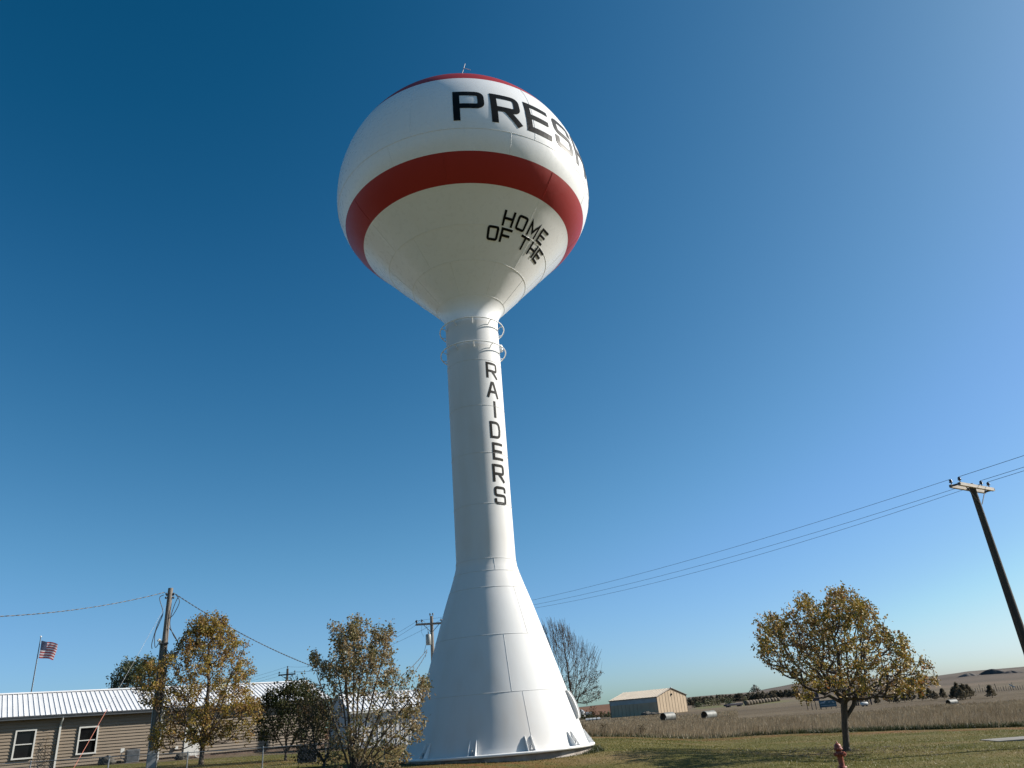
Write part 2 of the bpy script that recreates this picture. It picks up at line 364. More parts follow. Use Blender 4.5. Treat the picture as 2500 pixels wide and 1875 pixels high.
# tall dry grass
n = 230000
a = rng.uniform(-3, 38, n); d = 29+85*rng.random(n)**1.55
x = d*np.sin(np.radians(a)); y = d*np.cos(np.radians(a)); e = y-field_edge(x)
cl = .5+.5*np.sin(x*.7+2*np.sin(y*.23))*np.sin(y*.31+x*.15)
keep = (e > 0) & (rng.random(n) < .35+.65*cl) & ((a < 13.5) | (d < 88-2.2*np.sin(a*.7))); x, y, e, cl = x[keep], y[keep], e[keep], cl[keep]
hh = rng.uniform(.22,.56,len(x))*(.6+.45*cl)*(1-.45*sst(14, 50, e))
blades(x, y, hh, .012+.00035*np.hypot(x,y), (.22,0,.22), 'tall_grass', M['dry_blade'], 'tall dry tan prairie grass beyond the mown lawn')
n = 110000
a = rng.uniform(-1, 38, n); d = 62+125*rng.random(n)**1.3
x = d*np.sin(np.radians(a)); y = d*np.cos(np.radians(a))
cl = .5+.5*np.sin(x*.21+2*np.sin(y*.09))*np.sin(y*.13+x*.05)
k_ = (rng.random(n) < .2+.8*cl) & ((a < 13.5) | (d < 86)) & ((a < 9.5) | (d < 150)); x, y, cl = x[k_], y[k_], cl[k_]
blades(x, y, rng.uniform(.15,.42,len(x))*(.5+.6*cl), .0007*np.hypot(x,y), (.2,0,.25), 'far_grass', M['dry_blade'], 'thin brown prairie grass running back to the tan barn')
n = 26000
x = rng.uniform(1, 30, n); e = np.abs(rng.normal(0, .7, n)); y = field_edge(x)+e
keep = rng.random(n) < (.15+.85*sst(8, 17, x)); x, y = x[keep], y[keep]
blades(x, y, rng.uniform(.08,.26,len(x)), rng.uniform(.02,.04,len(x)), (.1,0,.5), 'weed_strip', M['green_tuft'], 'dark green weeds along the foot of the tall dry grass')
n = 2600
t = rng.uniform(0, 2*PI, n); rr = 2.86+np.abs(rng.normal(0,.14,n)); t = np.where(rng.random(n) < .5, rng.normal(.1,.35,n), t)
blades(-1.396+rr*np.cos(t), 24.96+rr*np.sin(t), rng.uniform(.02,.06,n)*(1+2.2*np.exp(-(np.cos(t-.1)-1)**2/.03)), np.full(n,.022), (0,0,.5), 'tower_foot_weeds', M['green_tuft'], 'unmown green weeds round the concrete foot of the tower')

# ------------------------------------------------------------------ water tower
TD = 25.0; TA = R_(-3.1)
TX, TY = TD*math.sin(TA), TD*math.cos(TA); TZ = 0.62
tower = thing('water_tower', 'tall white single-pedestal water tower with round tank, red band and black lettering', 'water tower', (TX, TY, 0))
FX, FY = -math.sin(TA), -math.cos(TA); RX, RY = math.cos(TA), -math.sin(TA)
def ring(phi, r, z):                       # phi in degrees, 0 = towards the road, positive to the right
    p = R_(phi); return (FX*r*math.cos(p)+RX*r*math.sin(p), FY*r*math.cos(p)+RY*r*math.sin(p), z)
SR, SZ = 5.105, 20.93
def cone_r(z): return float(np.interp(z, PZ, PR))
ped = [(2.76,.80),(2.70,.93),(2.44,1.75),(2.17,2.6),(1.89,3.5),(1.64,4.3),(1.4,5.05),(1.2,5.62),(1.09,5.95),(1.02,6.2),(.99,6.45),(.985,8.1),(.985,9.9),(.985,11.7),(.99,13.4),(.99,15.25)]
PZ = [p[1] for p in ped]; PR = [p[0] for p in ped]
def seam_ring(mb, r, z, t=.006, mi=0, phis=None, n=96):
    a0, a1 = phis if phis else (-180, 180)
    pts = [ring(a0+(a1-a0)*k/n, r+t*.6, z) for k in range(n+1)]
    mb.tube(pts, t, 5, mi, cap=False)
def seam_vert(mb, phi, zs, rf, t=.006, mi=0):
    mb.tube([ring(phi, rf(z)+t*.6, z) for z in zs], t, 5, mi, cap=False)
mb = MB(); prof = []
for i in range(len(ped)-1):
    for k in range(3):
        f = k/3; prof.append((ped[i][0]*(1-f)+ped[i+1][0]*f, ped[i][1]*(1-f)+ped[i+1][1]*f))
prof.append(ped[-1]); mb.lathe(prof, 96)
sz = [2.33, 3.95, 5.42, 5.96, 6.36, 8.16, 9.93, 11.68, 13.45]
for z in sz: seam_ring(mb, cone_r(z), z)
def zr(a, b, n=6): return [a+(b-a)*k/n for k in range(n+1)]
for ph, a, b in [(21,.95,2.33),(141,.95,2.33),(-99,.95,2.33),(13,2.33,3.95),(133,2.33,3.95),(-107,2.33,3.95),(40,3.95,5.42),(160,3.95,5.42),(-80,3.95,5.42),(15,5.96,6.36)]:
    seam_vert(mb, ph, zr(a, b), cone_r, .0042)
mb.build('pedestal', M['white_satin'], tower)
# tank
tp = [(.99,15.25),(1.0,15.42),(1.06,15.62),(1.16,15.81),(1.3,15.98)]
tp += [(1.3+2.72*k/12, 15.98+2.824*k/12) for k in range(1, 13)]
bands = [18.83, 19.66, 23.32]
def ell_r(z): return SR*math.sqrt(max(0, 1-((z-20.9)/(3.4 if z < 20.9 else SR))**2))
t1 = math.asin(4.02/SR); zz = [20.9-3.4*math.cos(t) for t in np.linspace(t1, PI/2, 22)[1:]]
zz += [20.9-SR*math.cos(t) for t in np.linspace(PI/2, PI, 46)[1:]]
zz = sorted(zz+bands); sp = [(ell_r(z), z) for z in zz]; sp[-1] = (.02, 20.9+SR)
tp += sp
def tank_r(z):
    return float(np.interp(z, [p[1] for p in tp], [p[0] for p in tp]))
mis = []
for i in range(len(tp)-1):
    zm = (tp[i][1]+tp[i+1][1])/2
    mis.append(1 if (bands[0] < zm < bands[1] or zm > bands[2]) else 0)
mb = MB(); mb.lathe(tp, 160, mis=mis)
for z, mi in [(15.98,0),(16.9,0),(17.82,0),(20.40,0)]: seam_ring(mb, tank_r(z), z, .007, mi, n=140)
for k in range(8):
    seam_vert(mb, k*45+6, zr(16.9, 17.82, 3), tank_r, .006); seam_vert(mb, k*45-17, zr(15.98, 16.9, 3), tank_r, .006)
for k in range(7):
    seam_vert(mb, k*51.4+21, zr(19.68, 20.40, 6), tank_r, .006); seam_vert(mb, k*51.4-8, zr(17.82, 18.78, 6), tank_r, .006)
    seam_vert(mb, k*51.4+32, zr(20.40, 23.30, 20), tank_r, .006)
    seam_vert(mb, k*51.4+44, zr(18.85, 19.64, 6), tank_r, .006, 1)
tank = mb.build('tank', [M['white_paint'], M['red_paint']], tower)
# painted letters
q = .16
GL = {
 'P': [[(0,0),(0,1),(1,1,q),(1,.45,q),(0,.45)]],
 'R': [[(0,0),(0,1),(1,1,q),(1,.45,q),(0,.45)], [(.6,.35),(1,0)]],
 'E': [[(1,1),(0,1),(0,0),(1,0)], [(0,.5),(.9,.5)]],
 'S': [[(1,.78),(1,1,q),(0,1,q),(0,.5,q),(1,.5,q),(1,0,q),(0,0,q),(0,.22)]],
 'H': [[(0,0),(0,1)],[(1,0),(1,1)],[(0,.5),(1,.5)]],
 'O': [[(.5,1),(1,1,q),(1,0,q),(0,0,q),(0,1,q),(.5,1)]],
 'M': [[(0,0),(0,1),(.5,.25),(1,1),(1,0)]],
 'F': [[(0,0),(0,1),(1,1)],[(0,.48),(.85,.48)]],
 'T': [[(0,1),(1,1)],[(.5,1),(.5,0)]],
 'A': [[(0,0),(.42,1),(.58,1),(1,0)],[(.2,.34),(.8,.34)]],
 'I': [[(.5,0),(.5,1)]],
 'D': [[(0,0),(0,1),(.92,1,.28),(1,.5),(.92,0,.28),(0,0)]],
}
def stroke_pts(pl, w, h, t):
    P = [(Vector((t/2+p[0]*(w-t), t/2+p[1]*(h-t))), (p[2]*(h-t) if len(p) > 2 else 0)) for p in pl]
    out = []
    for i, (p, r) in enumerate(P):
        if r and 0 < i < len(P)-1:
            a = (P[i-1][0]-p); b = (P[i+1][0]-p)
            r1 = min(r, a.length*.5); r2 = min(r, b.length*.5)
            A_ = p+a.normalized()*r1; B_ = p+b.normalized()*r2
            for k in range(6):
                u = k/5; out.append(A_*(1-u)**2+p*2*u*(1-u)+B_*u*u)
        else: out.append(p)
    if (out[0]-out[-1]).length > 1e-4:
        d = (out[0]-out[1]).normalized(); out[0] = out[0]+d*t/2
        d = (out[-1]-out[-2]).normalized(); out[-1] = out[-1]+d*t/2
    return out
def letter(mb, ch, mapf, w, h, t, off=.012):
    for si, pl in enumerate(GL[ch]):
        P = stroke_pts(pl, w, h, t); n = len(P); L = []; Rr = []
        closed = (P[0]-P[-1]).length < 1e-4
        for i in range(n):
            d1 = (P[i]-P[i-1]).normalized() if i > 0 else ((P[0]-P[-2]).normalized() if closed else None)
            d2 = (P[i+1]-P[i]).normalized() if i < n-1 else ((P[1]-P[0]).normalized() if closed else None)
            if d1 is None: d1 = d2
            if d2 is None: d2 = d1
            n1 = Vector((-d1.y, d1.x)); n2 = Vector((-d2.y, d2.x)); m = (n1+n2).normalized()
            s = t/2/max(.35, m.dot(n1)); L.append(P[i]+m*s); Rr.append(P[i]-m*s)
        for i in range(n-1):
            k = max(1, int((P[i+1]-P[i]).length/(t*.7)))
            vs = []
            for j in range(k+1):
                u = j/k; a = L[i]*(1-u)+L[i+1]*u; b = Rr[i]*(1-u)+Rr[i+1]*u
                for v in (0,.5,1):
                    c = a*(1-v)+b*v; vs.append(mapf(c.x, c.y, off+si*.003))
            fs = []
            for j in range(k):
                for v in range(2): fs.append((j*3+v, j*3+v+1, (j+1)*3+v+1, (j+1)*3+v))
            mb.add(vs, fs)
def on_tank(phi0, z0, slope=0.):
    """u metres round from phi0, v metres along the profile upwards from height z0"""
    r0 = tank_r(z0)
    # arc length table along the profile
    zs = np.linspace(15.9, 26, 800); rs = np.array([tank_r(z) for z in zs])
    sl = np.concatenate([[0], np.cumsum(np.hypot(np.diff(zs), np.diff(rs)))]); s0 = np.interp(z0, zs, sl)
    def f(u, v, off):
        s = s0+v; z = float(np.interp(s, sl, zs)); r = tank_r(z)
        z2 = float(np.interp(s+.05, sl, zs)); nz = -(tank_r(z2)-r); nr = (z2-z); ln = math.hypot(nz, nr)
        rm = RREF[0]
        return ring(phi0+math.degrees(u/rm), r+off*nr/ln, z+off*nz/ln)
    return f
RREF = [5.0]
mb = MB()
for k, ch in enumerate('PRESHO'):
    RREF[0] = 5.05; letter(mb, ch, on_tank(-2.1+15.25*k, 20.70), 1.12, 1.50, .24)
mb.build('lettering', M['black_gloss'], tank, label='black word PRESHO painted high on the tank')
mb = MB(); RREF[0] = 3.34
for ch, ph in (('H',24.5),('O',34.5),('M',44.8),('E',55.7)):
    letter(mb, ch, on_tank(ph, 17.86), .455 if ch != 'M' else .51, .57, .092)
RREF[0] = 2.92
for ch, ph in (('O',15.2),('F',25.3),('T',42.1),('H',53.9),('E',64.0)):
    letter(mb, ch, on_tank(ph, 17.43), .44, .54, .092)
mb.build('lettering', M['black_paint'], tank, label='black words HOME OF THE on the underside of the tank')
mb = MB()
def on_stem(phi0, z0):
    return lambda u, v, off: ring(phi0+math.degrees(u/.985), .987+off, z0+v)
for ch, ph, z0 in [('R',25,12.75),('A',24,11.99),('I',27,11.24),('D',25,10.46),('E',27.5,9.68),('R',24.5,8.90),('S',25,8.12)]:
    letter(mb, ch, on_stem(ph, z0), .50 if ch in 'RAS' else .46, .63, .092, .006)
mb.build('lettering', M['black_paint'], tower, label='black word RAIDERS running down the stem')
# foundation, flange, gussets
mb = MB(); mb.lathe([(2.80,.2),(2.82,.70),(2.79,.725),(1.5,.727)], 96)
mb.build('foundation', M['concrete'], tower)
mb = MB(); mb.lathe([(2.72,.728),(2.93,.729),(2.94,.78),(2.93,.795),(2.7,.80)], 96)
mb.build('base_flange', M['white_paint'], tower)
for k in range(11):
    ph0 = -14+32.727*k; mb = MB()
    for s in (-2.0, 2.0):
        A_ = ring(ph0+s-.12, 2.71, .80); B_ = ring(ph0+s-.12, 2.92, .80); C_ = ring(ph0+s-.12, 2.62, 1.17); D_ = ring(ph0+s-.12, 2.66, 1.17)
        A2 = ring(ph0+s+.12, 2.71, .80); B2 = ring(ph0+s+.12, 2.92, .80); C2 = ring(ph0+s+.12, 2.62, 1.17); D2 = ring(ph0+s+.12, 2.66, 1.17)
        mb.add([A_,B_,D_,C_,A2,B2,D2,C2], [(0,1,2,3),(7,6,5,4),(0,4,5,1),(1,5,6,2),(2,6,7,3),(3,7,4,0)])
    mb.build('gusset', M['white_paint'], tower)
    mb = MB()
    p = ring(ph0, 2.83, .8); mb.lathe([(.03,0),(.03,.09),(.018,.09),(.018,.14),(.001,.14)], 8, c=p); mb.build('anchor_bolt', M['steel'], tower)
# painter's rails
for zc in (15.07, 14.09):
    mb = MB(); mb.tube([ring(a, 1.21, zc) for a in range(0, 361, 5)], .022, 6, cap=False)
    rl = mb.build('ring_rail', M['white_paint'], tower)
    for k in range(10):
        ph = 2+36*k; mb = MB()
        mb.tube([ring(ph, 1.21, zc), ring(ph, 1.10, zc-.02), ring(ph, .98, zc-.13)], .015, 5)
        mb.build('bracket', M['white_paint'], rl)
    mb = MB(); 
# small light housing beside the lower rail
mb = MB(); mb.lathe([(.001,-.1),(.05,-.09),(.06,0),(.06,.14),(.03,.2),(.001,.21)], 12, c=ring(88, 1.06, 14.25)); mb.build('light_housing', M['white_paint'], tower)
# curved service hatch hood on the right of the cone
dph = 80.
def dpt(u, z, r):
    c = ring(dph, r, z); p = R_(dph); tx, ty = -FX*math.sin(p)+RX*math.cos(p), -FY*math.sin(p)+RY*math.cos(p)
    return (c[0]+tx*u, c[1]+ty*u, z)
hp_ = []
for k in range(17):
    t = k/16; z = 2.28-.80*t; bul = .08*(math.sin(min(1, t*2.2)*PI/2)**.8)*(1 if t < .6 else math.cos((t-.6)/.4*PI/2)**.6)
    hp_.append((cone_r(z)+bul, z))
nn = len(hp_); mb = MB()
for u in (-.38, .38):
    mb.add([dpt(u, z, r_) for r_, z in hp_]+[dpt(u, z, cone_r(z)-.06) for r_, z in hp_], [(i, i+1, nn+i+1, nn+i) for i in range(nn-1)])
mb.add([dpt(-.38, z, r_) for r_, z in hp_]+[dpt(.38, z, r_) for r_, z in hp_], [(i, i+1, nn+i+1, nn+i) for i in range(nn-1)], smooth=True)
dr = mb.build('hatch_hood', M['white_satin'], tower)
for u in (-.38, .38):
    mb = MB(); mb.tube([dpt(u, z, r_+.01) for r_, z in hp_], .022, 6); mb.build('hood_rim', M['white_satin'], dr)
# roof antenna
mb = MB(); b0 = ring(4, 3.15, 24.92)
mb.tube([b0, (b0[0]+.16, b0[1], 25.50)], .012, 5); mb.tube([(b0[0]+.09, b0[1], 25.27), (b0[0]+.36, b0[1]+.02, 25.16)], .010, 5)
mb.build('antenna', M['trim'], tower)

# ------------------------------------------------------------------ trees
def inpoly(P, x, y):
    c = False; j = len(P)-1
    for i in range(len(P)):
        xi, yi = P[i]; xj, yj = P[j]
        if (yi > y) != (yj > y) and x < (xj-xi)*(y-yi)/(yj-yi)+xi: c = not c
        j = i
    return c
def width_at(P, y):
    xs = []
    for i in range(len(P)):
        x1, y1 = P[i-1]; x2, y2 = P[i]
        if (y1 > y) != (y2 > y): xs.append(x1+(x2-x1)*(y-y1)/(y2-y1))
    return (min(xs), max(xs)) if len(xs) > 1 else (0, 0)
def grow(poly, z0, stems, ntar, step, seed, depth=1., trunk_r=.12, rexp=.5, tip=.004, shell=.35, jit=.25, pk=.38, shoots=0, slen=.3, up=.8):
    rs = np.random.default_rng(seed)
    zs = [p[1] for p in poly]; xs = [p[0] for p in poly]
    T = []
    while len(T) < ntar:
        x = rs.uniform(min(xs), max(xs)); z = rs.uniform(min(zs), max(zs))
        if not inpoly(poly, x, z): continue
        a, b = width_at(poly, z); c = (a+b)/2; hw = max(.1, (b-a)/2); q_ = 1-((x-c)/hw)**2
        y = math.sqrt(max(0, q_))*hw*depth*(rs.uniform(-1, 1) if rs.random() > shell else rs.choice([-1,1])*rs.uniform(.75, 1))
        T.append((x, y, z-z0))
    T = np.array(T)
    N = [np.zeros(3)]; Pn = [-1]; ok = [False]
    for st in stems:                        # each stem: list of points from the root
        prev = 0; last = N[0]
        for k, p in enumerate(st):
            p = np.array(p, float); m = max(1, int(np.linalg.norm(p-last)/step))
            for j in range(1, m+1):
                N.append(last+(p-last)*j/m+(rs.normal(0, step*.05, 3) if j < m else 0)); Pn.append(prev); prev = len(N)-1; ok.append(k > 0 or len(st) == 1)
            last = p
    root_top = np.mean([np.array(s[0]) for s in stems], axis=0)
    order = np.argsort(np.linalg.norm(T-root_top, axis=1)*(1+rs.uniform(-.15,.15,len(T))))
    arr = np.zeros((len(N)+ntar*14, 3)); arr[:len(N)] = N; okk = np.zeros(len(arr), bool); okk[:len(N)] = ok
    par = list(Pn); cnt = len(N); tips = []
    plen = np.zeros(len(arr))
    for i in range(1, cnt): plen[i] = plen[par[i]]+np.linalg.norm(arr[i]-arr[par[i]])
    for t in T[order]:
        dv = arr[:cnt]-t; d = np.linalg.norm(dv, axis=1)
        cost = d + pk*plen[:cnt] + .9*np.maximum(0, arr[:cnt,2]-t[2]) + (~okk[:cnt])*5
        i = int(np.argmin(cost)); p = arr[i].copy(); prev = i
        m = max(1, min(13, int(d[i]/step)))
        v = (t-p)/m; bow = rs.normal(0, jit*step, 3); bow[2] -= .0
        for j in range(1, m+1):
            if cnt >= len(arr): break
            u = j/m; arr[cnt] = p+v*j+bow*math.sin(PI*u)*m*.25+np.array([0,0,-.10*math.sin(PI*u)*np.linalg.norm(t-p)]); okk[cnt] = True; plen[cnt] = plen[prev]+np.linalg.norm(arr[cnt]-arr[prev])
            par.append(prev); prev = cnt; cnt += 1
        tips.append(prev)
    if shoots:
        tt = np.array(tips); hi = tt[np.argsort(-(arr[tt,2]+rs.normal(0, .35*(max(zs)-min(zs))*.5, len(tt))))][:shoots]
        add = []
        ctr = np.array([np.mean(xs), 0, np.mean(zs)-z0])
        for i in hi:
            o = arr[i]-ctr; o /= np.linalg.norm(o)+1e-6; d_ = o*.6+np.array([0,0,1.0])*up+rs.normal(0,.22,3); d_ /= np.linalg.norm(d_)
            L_ = rs.uniform(.4, 1)*slen; m = max(2, int(L_/step*1.6)); prev = i
            for j in range(1, m+1): add.append((arr[i]+d_*L_*j/m, prev)); prev = cnt+len(add)-1
        arr = np.vstack([arr[:cnt]]+[np.array([a_[0] for a_ in add])]); par += [a_[1] for a_ in add]; cnt = len(arr)
    arr = arr[:cnt]; w = np.zeros(cnt)
    kids = np.zeros(cnt, int)
    for i in range(1, cnt): kids[par[i]] += 1
    for i in range(cnt-1, -1, -1):
        if kids[i] == 0: w[i] = 1
        if i: w[par[i]] += w[i]
    rad = np.maximum(tip, trunk_r*(w/w[0])**rexp)
    return arr, par, w, rad
def tubes(arr, par, rad, nside=5, flare=0.):
    n = len(arr)-1; I = np.arange(1, n+1); Pp = np.array([par[i] for i in I])
    A_ = arr[Pp]; B_ = arr[I]; d = B_-A_; L = np.linalg.norm(d, axis=1)+1e-9; d = d/L[:,None]
    ref = np.where(np.abs(d[:,2:3]) < .9, np.array([[0,0,1.]]), np.array([[1.,0,0]]))
    u = np.cross(d, ref); u /= np.linalg.norm(u, axis=1)[:,None]; v = np.cross(u, d)
    ra = np.minimum(rad[Pp], rad[I]*1.35); rb = rad[I]
    ra = np.where((B_[:,2] < .25), ra*(1+flare), ra)
    V = np.zeros((n, 2*nside, 3))
    for k in range(nside):
        c, s = math.cos(2*PI*k/nside), math.sin(2*PI*k/nside)
        o = u*c+v*s; V[:,k] = A_-d*(.3*ra)[:,None]+o*ra[:,None]; V[:,nside+k] = B_+o*rb[:,None]
    base = (np.arange(n)*2*nside)[:,None,None]
    q4 = np.array([[k, (k+1) % nside, nside+(k+1) % nside, nside+k] for k in range(nside)])[None]
    return V.reshape(-1,3), (base+q4).reshape(-1,4)
def leaves(arr, w, per, size, spread, seed, wmax=2.5, droop=.3, aspect=.55):
    """per: total number of leaves, gathered on clumped twigs"""
    rs = np.random.default_rng(seed)
    idx = np.where(w <= wmax)[0]
    wt = rs.random(len(idx))**2.6+.04; wt /= wt.sum()
    idx = rs.choice(idx, int(per), p=wt)
    n = len(idx); c = arr[idx]+rs.normal(0, spread, (n,3))
    d = rs.normal(0, 1, (n,3)); d[:,2] -= droop; d /= np.linalg.norm(d, axis=1)[:,None]
    e = rs.normal(0, 1, (n,3)); e -= d*np.sum(d*e, axis=1)[:,None]; e /= np.linalg.norm(e, axis=1)[:,None]
    nn_ = np.cross(d, e)
    s = (size*rs.uniform(.6, 1.25, n))[:,None]
    V = np.zeros((n,4,3)); V[:,0] = c; V[:,1] = c+d*s*.5+e*s*aspect*.5+nn_*s*.08; V[:,2] = c+d*s; V[:,3] = c+d*s*.5-e*s*aspect*.5+nn_*s*.08
    return V.reshape(-1,3), np.arange(n*4).reshape(-1,4)
def tree(name, label, cat, az, d, poly, stems, ntar, leafm, bark, seed, per=3., lsize=.08, spread=.06, trunk_r=.12, step=.22, base_z=None, wmax=2.5, tip=.004, depth=1., nside=5, crown='crown', group=None, lzmax=99, rexp=.5, aspect=.55, flare=.25, **gk):
    x, y = at(az, d); z0 = G(x, y)-.03 if base_z is None else base_z
    root = thing(name, label, cat, (x, y, z0), -R_(az), group)
    arr, par, w, rad = grow(poly, z0, stems, ntar, step, seed, depth, trunk_r, rexp, tip, **gk)
    V, F_ = tubes(arr, par, rad, nside, flare); npmesh('trunk', V, F_, bark, root, smooth=True)
    if per > 0:
        w = np.where(arr[:,2] > lzmax, 99, w)
        V, F_ = leaves(arr, w, per, lsize, spread, seed+1, wmax, aspect=aspect); npmesh(crown, V, F_, leafm, root)
    return root
P_right = [(-1.88,3.0),(-1.7,3.7),(-1.3,3.9),(-0.81,3.75),(-0.5,3.9),(-0.25,4.35),(-0.02,4.15),(0.24,3.95),(0.58,4.38),(0.95,4.4),(1.3,4.2),(1.5,3.9),(1.75,3.55),(1.84,3.3),(2.1,3.15),(2.3,3.0),(2.32,2.7),(2.55,2.6),(2.75,2.3),(2.85,2.0),(2.85,1.7),(2.6,1.45),(2.3,1.45),(1.81,1.4),(1.12,1.4),(0.44,1.42),(0.06,1.55),(-0.53,1.46),(-1.05,1.46),(-1.15,1.87),(-0.85,2.03),(-1.2,2.2),(-1.6,2.45),(-1.9,2.6)]
tree('lawn_tree', 'small golden brown autumn tree with a short thick trunk, behind the red hydrant', 'tree', 19.82, 26.3, P_right,
     [[(.14,0,.85),(.25,0,1.35),(.3,.05,1.9),(.42,0,2.9)], [(.14,0,.85),(.24,.05,.97),(.5,.12,1.25),(.6,.15,1.5),(1.4,.1,1.75),(2.3,0,1.95)], [(.23,0,1.3),(-.12,0,1.55),(-.75,-.1,1.85)], [(.24,0,1.32),(.45,-.2,1.65),(1.0,-.3,2.4)], [(.24,0,1.32),(.05,.2,1.8),(-.5,.3,2.9)], [(.24,0,1.3),(.55,.1,1.5),(1.5,.1,1.9)]],
     1500, M['leaf_gold'], M['bark'], 5, per=20000, lsize=.08, spread=.055, shoots=230, slen=.34, trunk_r=.17, step=.16, depth=1.9, nside=7, aspect=.7)
P_left = [(-2.8,3.9),(-2.85,4.6),(-2.5,4.84),(-2.0,4.7),(-1.7,5.0),(-1.3,5.4),(-1.05,5.82),(-0.99,6.05),(-0.89,6.49),(-0.47,6.57),(0.24,6.6),(0.51,6.29),(0.76,6.09),(0.99,5.64),(1.44,5.42),(1.33,4.94),(1.8,4.39),(1.88,3.95),(1.76,3.49),(2.22,3.09),(2.26,2.3),(1.9,2.1),(1.79,1.57),(1.08,1.71),(0.5,1.59),(0.15,1.44),(-0.31,1.65),(-0.69,1.86),(-1.04,1.88),(-1.36,1.57),(-1.84,1.61),(-2.1,2.1),(-1.77,2.59),(-1.6,3.02),(-2.18,3.19),(-2.48,3.48)]
tree('yard_tree', 'tall rust and olive autumn tree between the leaning pole and the dark shrub', 'tree', -22.52, 36, P_left,
     [[(0,0,.6),(.02,0,1.6),(.05,0,3.0),(-.1,0,4.6)], [(.02,0,.75),(.4,.1,1.4),(1.1,.2,2.2)], [(.02,0,.7),(-.4,.1,1.3),(-1.3,.1,2.3)], [(.02,0,.9),(-.6,-.2,2.3),(-1.5,-.1,3.2)], [(.02,0,.9),(.5,-.2,2.4),(1.0,0,3.6)]],
     1150, M['leaf_rust'], M['bark'], 9, per=24000, lsize=.088, spread=.085, shoots=110, slen=.22, trunk_r=.16, step=.2, nside=6, aspect=.7)
P_bush = [(-1.1,3.04),(-0.98,3.38),(-0.89,3.39),(-0.71,3.23),(-0.65,3.49),(-0.51,3.3),(-0.58,3.59),(-0.52,3.94),(-0.44,4.02),(-0.3,3.95),(-0.2,3.74),(-0.09,3.94),(-0.0,4.12),(0.13,4.13),(0.2,3.92),(0.3,3.74),(0.27,3.98),(0.48,3.95),(0.66,4.1),(0.52,3.75),(0.73,3.67),(0.76,3.87),(0.96,3.83),(0.92,3.55),(1.07,3.38),(0.96,3.17),(1.0,2.97),(1.25,2.74),(1.34,2.73),(1.52,2.7),(1.87,2.92),(1.73,2.56),(1.88,2.44),(1.69,2.26),(1.74,2.13),(1.64,1.99),(1.73,1.84),(1.7,1.53),(1.54,1.4),(1.33,1.3),(1.24,1.1),(1.37,0.99),(1.04,0.77),(-0.56,0.9),(-0.64,1.42),(-0.52,1.81),(-0.66,2.12),(-0.71,2.43),(-1.04,2.6),(-1.15,2.73),(-0.96,2.78),(-0.94,2.95)]
stems = []
for ex, ey, ez in [(-.85,.1,2.2),(-.5,.4,3.0),(-.3,-.3,3.0),(0,.2,3.2),(.2,-.3,3.1),(.45,.3,3.1),(.75,0,2.8),(1.1,.3,2.1),(1.35,-.2,1.6),(1.5,.1,1.2),(.9,-.5,1.9),(-.2,.6,2.4),(1.2,0,.7)]:
    stems.append([(ex*.12, ey*.12, ez*.1), (ex*.4, ey*.4, ez*.42), (ex, ey, ez)])
tree('tall_shrub', 'tall many-stemmed shrub with sparse olive leaves just left of the tower base', 'shrub', -12.9, 20, P_bush, stems,
     620, M['leaf_bush'], M['bark'], 21, per=13500, lsize=.076, spread=.055, shoots=110, slen=.34, up=1.6, trunk_r=.085, step=.14, depth=.85, aspect=.55, tip=.003, flare=0)
P_dark = [(-1.26,1.85),(-1.24,2.19),(-0.94,2.51),(-0.93,3.03),(-0.67,3.28),(-0.26,3.43),(-0.04,3.55),(0.25,3.4),(0.67,3.42),(0.91,3.13),(1.39,2.96),(1.68,2.63),(1.7,1.96),(1.43,1.55),(0.97,1.41),(0.6,1.44),(0.15,1.48),(-0.58,1.58),(-1.07,1.66)]
tree('dark_shrub', 'low dark green shrub on thin stems between the rust tree and the tall shrub', 'shrub', -17.3, 34, P_dark,
     [[(0,0,.3),(-.3,0,.8),(-.7,0,1.5)],[(0,0,.3),(0,.1,.9),(.1,.1,1.7)],[(0,0,.3),(.35,0,.8),(.9,0,1.4)]], 620, M['leaf_dark'], M['bark'], 31, per=7500, lsize=.11, spread=.1, shoots=60, slen=.3, trunk_r=.07, step=.2)
P_brown = [(-0.8,2.5),(-.4,2.75),(-0.07,2.65),(0.35,2.2),(0.45,1.38),(0.5,0.85),(-0.8,0.85),(-0.9,1.5)]
tree('brown_shrub', 'dense dark brown shrub half hidden behind the left of the tall shrub', 'shrub', -14.8, 26, P_brown,
     [[(0,0,.15),(-.3,0,.6),(-.4,0,1.3)],[(0,0,.15),(.2,.1,.6),(.1,.1,1.4)]], 380, M['leaf_brown'], M['bark'], 41, per=2000, lsize=.08, spread=.09, shoots=40, slen=.3, trunk_r=.05, step=.16)
P_bare = [(-1.9,7.9),(-1.53,8.6),(-0.76,8.84),(-0.24,8.6),(0.4,8.7),(0.86,7.9),(1.21,7.3),(1.72,7.1),(2.17,6.5),(2.68,6.3),(3.03,5.73),(2.9,5.06),(3.21,4.64),(2.6,4.05),(2.95,3.41),(2.86,2.66),(2.0,2.35),(1.25,2.2),(0.45,2.4),(-1.6,2.6),(-2.6,4.5),(-2.5,6.5)]
tree('bare_tree', 'leafless grey tree standing right behind the tower cone', 'tree', 2.1, 70, P_bare,
     [[(.15,0,1.3),(.3,0,2.6),(.2,0,5.2)],[(.15,0,1.3),(.7,.2,2.8),(1.2,.2,5)],[(.15,0,1.3),(-.6,.2,3),(-1.1,.2,5.5)],[(.15,0,1.4),(1.0,-.2,2.4),(2.0,0,3.2)]],
     2300, M['leaf_dead'], M['bark'], 51, per=2000, lsize=.12, spread=.07, lzmax=4.2, shoots=700, slen=1.0, up=1.3, pk=.6, trunk_r=.17, step=.3, tip=.0085, nside=4, rexp=.52, crown='dead_leaves')
